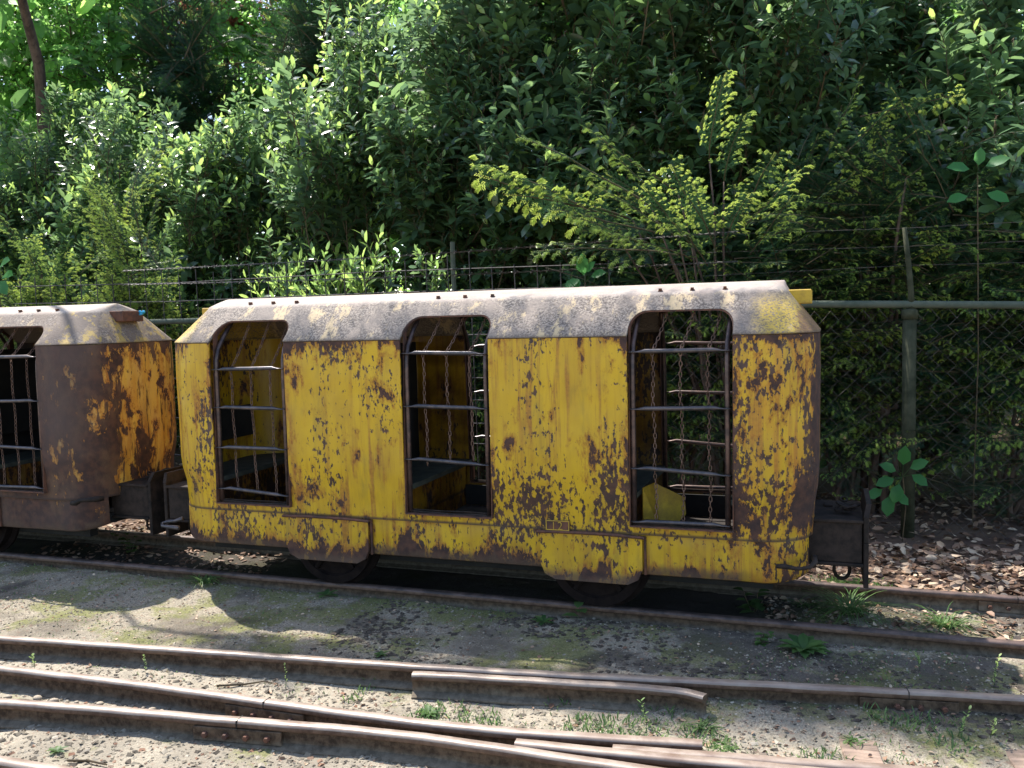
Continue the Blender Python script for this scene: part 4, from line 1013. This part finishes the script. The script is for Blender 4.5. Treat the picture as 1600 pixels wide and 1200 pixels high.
H_ = [(-4.35, .60, 'leafy', .17, 20, .06, 'dark-green leafy weed growing between the rails under the gap of the wagons'),
 (-2.52, .03, 'rosette', .06, 9, .07, 'small weed at the near rail below the left wheel'),
 (-1.14, .06, 'leafy', .10, 5, .075, 'single bright broad-leaved seedling just below the right wheel'),
 (-1.28, -.05, 'rosette', .05, 10, .06, 'flat green weed left of the seedling below the right wheel'),
 (-.35, .45, 'leafy', .13, 15, .07, 'round-leaved plants in the shade under the right end of the wagon'),
 (-.10, -.06, 'rosette', .09, 22, .11, 'big clump of drooping green leaves in front of the right end of the wagon'),
 (-.27, -.03, 'leafy', .06, 20, .04, 'low patch of small-leaved weeds beside the drooping clump'),
 (.10, .55, 'grass', .30, 130, 0, 'large tuft of long grass between the rails right of the wagon'),
 (-.12, .62, 'grass', .14, 30, 0, 'smaller grass tuft under the coupler of the wagon'),
 (.52, .50, 'grass', .2, 70, 0, 'thin grass tuft between the rails near the right edge'),
 (.72, .95, 'grass', .15, 50, 0, 'dry grass tuft among the dead leaves at the right edge'),
 (-3.32, .05, 'grass', .17, 60, 0, 'grass tuft at the near rail below the gap end of the yellow wagon'),
 (-3.28, -1.13, 'sprig', .10, 8, .018, 'little yellow-green sprig at the foot of the long front rail, far left'),
 (-2.76, -1.04, 'sprig', .09, 8, .018, 'little sprig below the long front rail, second from the left'),
 (-2.10, -.97, 'sprig', .10, 7, .014, 'thin seedling against the side of the long front rail'),
 (-2.55, -1.70, 'rosette', .03, 8, .035, 'tiny pale rosette on the gravel at the lower left'),
 (-1.42, -1.05, 'rosette', .05, 16, .05, 'pale green clump left of centre between the front rails'),
 (-.42, -.86, 'grass', .09, 40, 0, 'sunlit grass around the bent end of the short guard rail'),
 (-.62, -.90, 'sprig', .11, 12, .02, 'upright weed right in front of the short guard rail'),
 (-.33, -1.0, 'grass', .05, 40, 0, 'yellowish grass patch on the sunny gravel by the cut-off stub'),
 (.08, -.82, 'grass', .05, 30, 0, 'thin grass beside the bare sleeper end'),
 (.42, -.72, 'sprig', .12, 10, .02, 'weed standing at the rail joint on the right'),
 (.52, -.70, 'sprig', .10, 10, .02, 'second weed right of the rail joint'),
 (.60, -.25, 'sprig', .15, 14, .02, 'tall thin weed in the sunny patch at the right edge'),
 (-1.85, -.62, 'rosette', .03, 8, .04, 'small weed behind the long front rail below the wagon middle'),
 (.35, -.16, 'sprig', .08, 8, .022, 'small seedling beside the near wagon rail at the right')]
for i, (x, y, k, h, n, l, lb) in enumerate(H_): herb(x, y, k, h, n, l, lb, 500+i)
# saplings in front of the fence
def big_leaf_plant(x, y, z, leaves, label, s=1., seed=1):
    t = thing('sapling', (x, y, 0), label, 'plant'); rr = np.random.default_rng(seed)
    st = MB(); st.tube([(0, 0, 0), (.02, 0, z*.5), (0, 0, z)], .004, 5); st.build('stem', M['twig'], t)
    for (dx_, dz_, a, L) in leaves:
        pt = MB(); pt.tube([(0, 0, z-.02), (dx_, -.03, z+dz_)], .0018, 4); 
        lf = MB(); add_leaves(lf, [(dx_, -.03, z+dz_)], [(math.cos(a)*.8, -.35, math.sin(a)*.8)], [(0, -.8, .6)], L*s, L*s*.62, .75, droop=.2)
        lf.build('leaf', M['sapling'], t, True); pt.build('leaf_stalk', M['herb'], t)
big_leaf_plant(.44, 2.05, .45, [(-.05, -.03, 3.4, .12), (-.04, .02, 2.6, .11), (.04, .04, .6, .12), (.0, .06, 1.5, .13), (-.02, -.06, 4.4, .13), (.05, 0, -.5, .11), (-.12, -.10, 3.6, .11), (-.08, -.14, 4.6, .13), (-.04, -.12, 5.6, .1)], 'bright three-leaved sapling in front of the thick fence post', seed=3)
big_leaf_plant(-1.6, 2.05, 1.74, [(-.03, 0, 3.5, .12), (.0, .03, 1.6, .15), (.05, .02, .3, .12), (.02, .05, .9, .1), (-.03, .0, 4.3, .08)], 'bright sapling leaves just above the wagon roof', seed=4)
big_leaf_plant(.9, 2.5, 2.35, [(-.05, .02, 2.9, .13), (.04, .03, .4, .13), (0, .04, 1.5, .1), (-.06, -.15, 3.3, .12), (.05, -.14, 5.9, .13)], 'broad-leaved sapling against the dark at the right', 1.1, 5)
big_leaf_plant(-7.5, 2.45, 2.05, [(-.05, .02, 2.9, .16), (.06, .03, .4, .18), (0, .06, 1.5, .17), (-.06, -.1, 3.6, .16), (.05, -.1, 5.6, .16), (.1, -.05, .1, .15)], 'maple-like sapling with bright leaves at the left edge', 1.2, 6)

# ------------------------------------------------------------------ loose ground cover
def chips(name, mat, N, region, smin, smax, seed, label, kind='stuff', flat=.6):
    rr = np.random.default_rng(seed); X, Y = region(rr, N); N = len(X); Z = ground_h(X, Y)
    base = np.array([(1, 0, 0), (0, 1, 0), (-1, 0, 0), (0, -1, 0), (.5, .5, .8), (-.5, -.4, .9), (0, 0, -1)])
    Fb = [(0, 1, 4), (1, 2, 5), (1, 5, 4), (2, 3, 5), (3, 0, 4), (3, 4, 5)]
    s = np.exp(rr.uniform(math.log(smin), math.log(smax), N)); a = rr.uniform(0, 6.28, N)
    V = base[None]*(1+rr.normal(0, .22, (N, 7, 3))); V[..., 2] *= flat; V *= s[:, None, None]
    c, sn = np.cos(a)[:, None], np.sin(a)[:, None]; x = V[..., 0]*c-V[..., 1]*sn; y = V[..., 0]*sn+V[..., 1]*c
    V = np.stack([x+X[:, None], y+Y[:, None], V[..., 2]+Z[:, None]], -1)
    mb = MB(); mb.v.append(V.reshape(-1, 3)); mb.n = 7*N; mb.t.append(np.repeat(rr.random(N), 7))
    for i in (np.arange(N)*7).tolist():
        for f in Fb: mb.f.append((i+f[0], i+f[1], i+f[2]))
    mb.mi = [0]*len(mb.f)
    return tag(mb.build(name, mat), label, None, None, kind)
g = NG('gravel'); t = g.attr('tint')
rp = g.n('ShaderNodeValToRGB'); g.put(rp.inputs[0], t); e = rp.color_ramp.elements
e[0].position = 0; e[0].color = (.06, .048, .036, 1); e[1].position = 1; e[1].color = (.40, .35, .27, 1)
for p_, c_ in ((.3, (.15, .125, .09, 1)), (.6, (.22, .19, .14, 1)), (.7, (.22, .11, .065, 1)), (.75, (.25, .215, .165, 1)), (.95, (.29, .25, .19, 1))): rp.color_ramp.elements.new(p_).color = c_
M['gravel'] = g.out(g.bsdf(rp.outputs[0], .85, 0, None, .3))
def reg(x0, x1, y0, y1, mask=None):
    def f(rr, N):
        X = rr.uniform(x0, x1, N); Y = rr.uniform(y0, y1, N)
        if mask is not None: k = mask(X, Y, rr); X, Y = X[k], Y[k]
        return X, Y
    return f
chips('gravel', M['gravel'], 42000, reg(-5, 1.6, -2.1, .1, lambda X, Y, rr: (vnoise(X, Y, 2.2, 9)+.5+(Y < -.9)*.35) > rr.random(len(X))), .0022, .0085, 71, 'grey and brown grit over the ground in front of the wagons')
chips('gravel', M['gravel'], 3000, reg(-.3, 1.8, .1, .9), .003, .012, 72, 'grit between the rails right of the wagon')
chips('gravel', M['gravel'], 6000, reg(-4.6, 1.6, -2.1, -.9), .007, .016, 73, 'coarser stones scattered over the front gravel', flat=.5)
g = NG('clods'); g_c = g.mix(g.ss(g.noise(g.co, 40, 4), .3, .7), (.04, .032, .026), (.11, .09, .07)); M['clod'] = g.out(g.bsdf(g_c, .95, 0, g.bump(g.noise(g.co, 80, 3), .6, .004), .15))
chips('soil_clods', M['clod'], 3800, reg(-2.2, .7, -.7, .06, lambda X, Y, rr: (vnoise(X, Y, 2.4, 77)+.18) > rr.random(len(X))*.6), .006, .022, 74, 'dark crumbly soil clods in front of the right half of the wagon', flat=.35)
# rounded pebbles
rr = np.random.default_rng(15)
pm = MB(); n = 12
prof = [(math.sin(t)*1.0, -math.cos(t)*.6) for t in np.linspace(.15, math.pi-.15, 6)]
pm.lathe(prof, (0, 0, 0), 'Z', 10); pme = pm.mesh('pebble', M['stone'], True)
for (x, y, s) in ((-2.995, -1.375, .018), (-2.90, -1.385, .017), (-2.69, -1.36, .013), (-2.62, -1.365, .011), (-2.45, -1.345, .013), (-2.40, -1.352, .011), (-2.32, -1.35, .012), (-2.14, -1.345, .015), (-2.10, -1.36, .012), (-2.25, -1.36, .01), (-3.12, -1.40, .012), (-2.80, -1.37, .01), (-2.55, -1.38, .009), (-2.2, -1.355, .009), (-2.05, -1.35, .011), (-2.5, -1.335, .008)):
    o = mkobj('pebble', pme, None, (x, y, float(ground_h(x, y))+s*.35), (rr.uniform(-.3, .3), rr.uniform(-.3, .3), rr.uniform(0, 3)), (s*rr.uniform(1, 1.4), s, s*rr.uniform(.8, 1.1)))
    tag(o, 'small round tan pebble between the two lowest front rails', 'stone', 'round pebbles between the two lowest front rails')
# dead leaves
def litter(N, region, smin, smax, seed, label, lift=.012, tl=0., th=1.):
    rr = np.random.default_rng(seed); X, Y = region(rr, N); N = len(X); Z = ground_h(X, Y)+rr.uniform(.002, lift, N)
    a = rr.uniform(0, 6.28, N); D = np.stack([np.cos(a), np.sin(a), rr.normal(0, .25, N)], 1); NN = np.stack([rr.normal(0, .6, N), rr.normal(0, .6, N), np.ones(N)], 1)
    ln = rr.uniform(smin, smax, N); mb = MB(); o0 = mb.n
    add_leaves(mb, np.stack([X, Y, Z], 1), D, NN, ln, ln*rr.uniform(.4, .7, N), rr.uniform(tl, th, N), fold=rr.choice([-.4, .4, .6, .2]), droop=.15)
    return tag(mb.build('dead_leaves', M['dead']), label, None, None, 'stuff')
litter(7500, reg(-7, 3.5, 1.0, 3.6), .035, .075, 81, 'thick layer of brown dead leaves along the fence', .035)
litter(2600, reg(-.25, 2.6, .85, 1.9), .02, .08, 82, 'brown dead leaves right of the wagon', .03, .3, 1)
litter(900, reg(-.3, 2.2, .16, .74), .015, .05, 83, 'dead leaves between the rails right of the wagon', .02)
litter(900, reg(-5., -3.2, .3, 1.3), .02, .05, 84, 'dead leaves between the rails below the wagon gap', .02, .1, .8)
litter(1300, reg(-5, 1.6, -1.2, .1), .006, .024, 85, 'scattered leaf bits in front of the wagons', .006, .2, 1)
litter(900, reg(-2.2, 1.2, -2.0, -.75, lambda X, Y, rr: (vnoise(X, Y, 2.5, 19)+.45) > rr.random(len(X))), .008, .03, 86, 'reddish leaf crumbs on the front gravel', .006, .3, 1)
# tiny moss and grass fuzz
rr = np.random.default_rng(33); gm = MB(); N = 5200
X = rr.uniform(-4.6, 1.5, N); Y = rr.uniform(-1.1, .12, N); k = (vnoise(X, Y, 2.6, 55)+vnoise(X, Y, 7, 56)*.6) > .12; X, Y = X[k], Y[k]
X2 = rr.uniform(-.6, 1.0, 900); Y2 = rr.uniform(-1.05, -.6, 900); k = vnoise(X2, Y2, 4, 57) > .0; X = np.concatenate([X, X2[k]]); Y = np.concatenate([Y, Y2[k]]); N = len(X)
X3 = rr.uniform(-1.8, 1.1, 7500); Y3 = rr.uniform(-1.25, -.60, 7500); k = vnoise(X3, Y3, 5, 58)+.1*(X3+1) > .14; big_n = int(k.sum())
X = np.concatenate([X, X3[k]]); Y = np.concatenate([Y, Y3[k]]); N = len(X); szf = np.ones(N); szf[-big_n:] = 2.2
a = rr.uniform(0, 6.28, N); D = np.stack([np.cos(a)*.6, np.sin(a)*.6, np.ones(N)], 1)
add_leaves(gm, np.stack([X, Y, ground_h(X, Y)-.001], 1), D, np.stack([-np.cos(a), -np.sin(a), np.ones(N)*.5], 1), rr.uniform(.006, .02, N)*szf, rr.uniform(.002, .005, N)*szf**.5, rr.uniform(.2, 1, N))
tag(gm.build('moss_and_seedlings', M['herb']), 'tiny moss and seedlings on the ground in front of the wagons', None, None, 'stuff')
mm = MB(); N = 2500; X = rr.normal(.12, .1, N); Y = rr.normal(.98, .07, N)
add_leaves(mm, np.stack([X, Y, ground_h(X, Y)+.01], 1), rr.normal(0, .5, (N, 3))+[0, 0, 1], rr.normal(0, 1, (N, 3)), .012, .006, rr.uniform(.3, .9, N))
tag(mm.build('moss_cushion', M['herb']), 'bright moss cushion beside the far rail under the coupler', None, None, 'stuff')
# twigs
for pts, lb in ((((-2.35, -1.09), (-2.26, -1.03), (-2.20, -.99), (-2.13, -.985)), 'dark forked twig lying below the long front rail'), (((-3.10, -1.44), (-3.04, -1.41), (-2.98, -1.40)), 'short twig between the lowest rails at the left'), (((-2.45, -1.75), (-2.38, -1.73), (-2.30, -1.73)), 'thin twig on the gravel at the lower left')):
    t = MB(); t.tube([(x, y, float(ground_h(x, y))+.008) for x, y in pts], [.0045, .004, .003, .002][:len(pts)], 5); tag(t.build('twig', M['twig']), lb, 'twig')
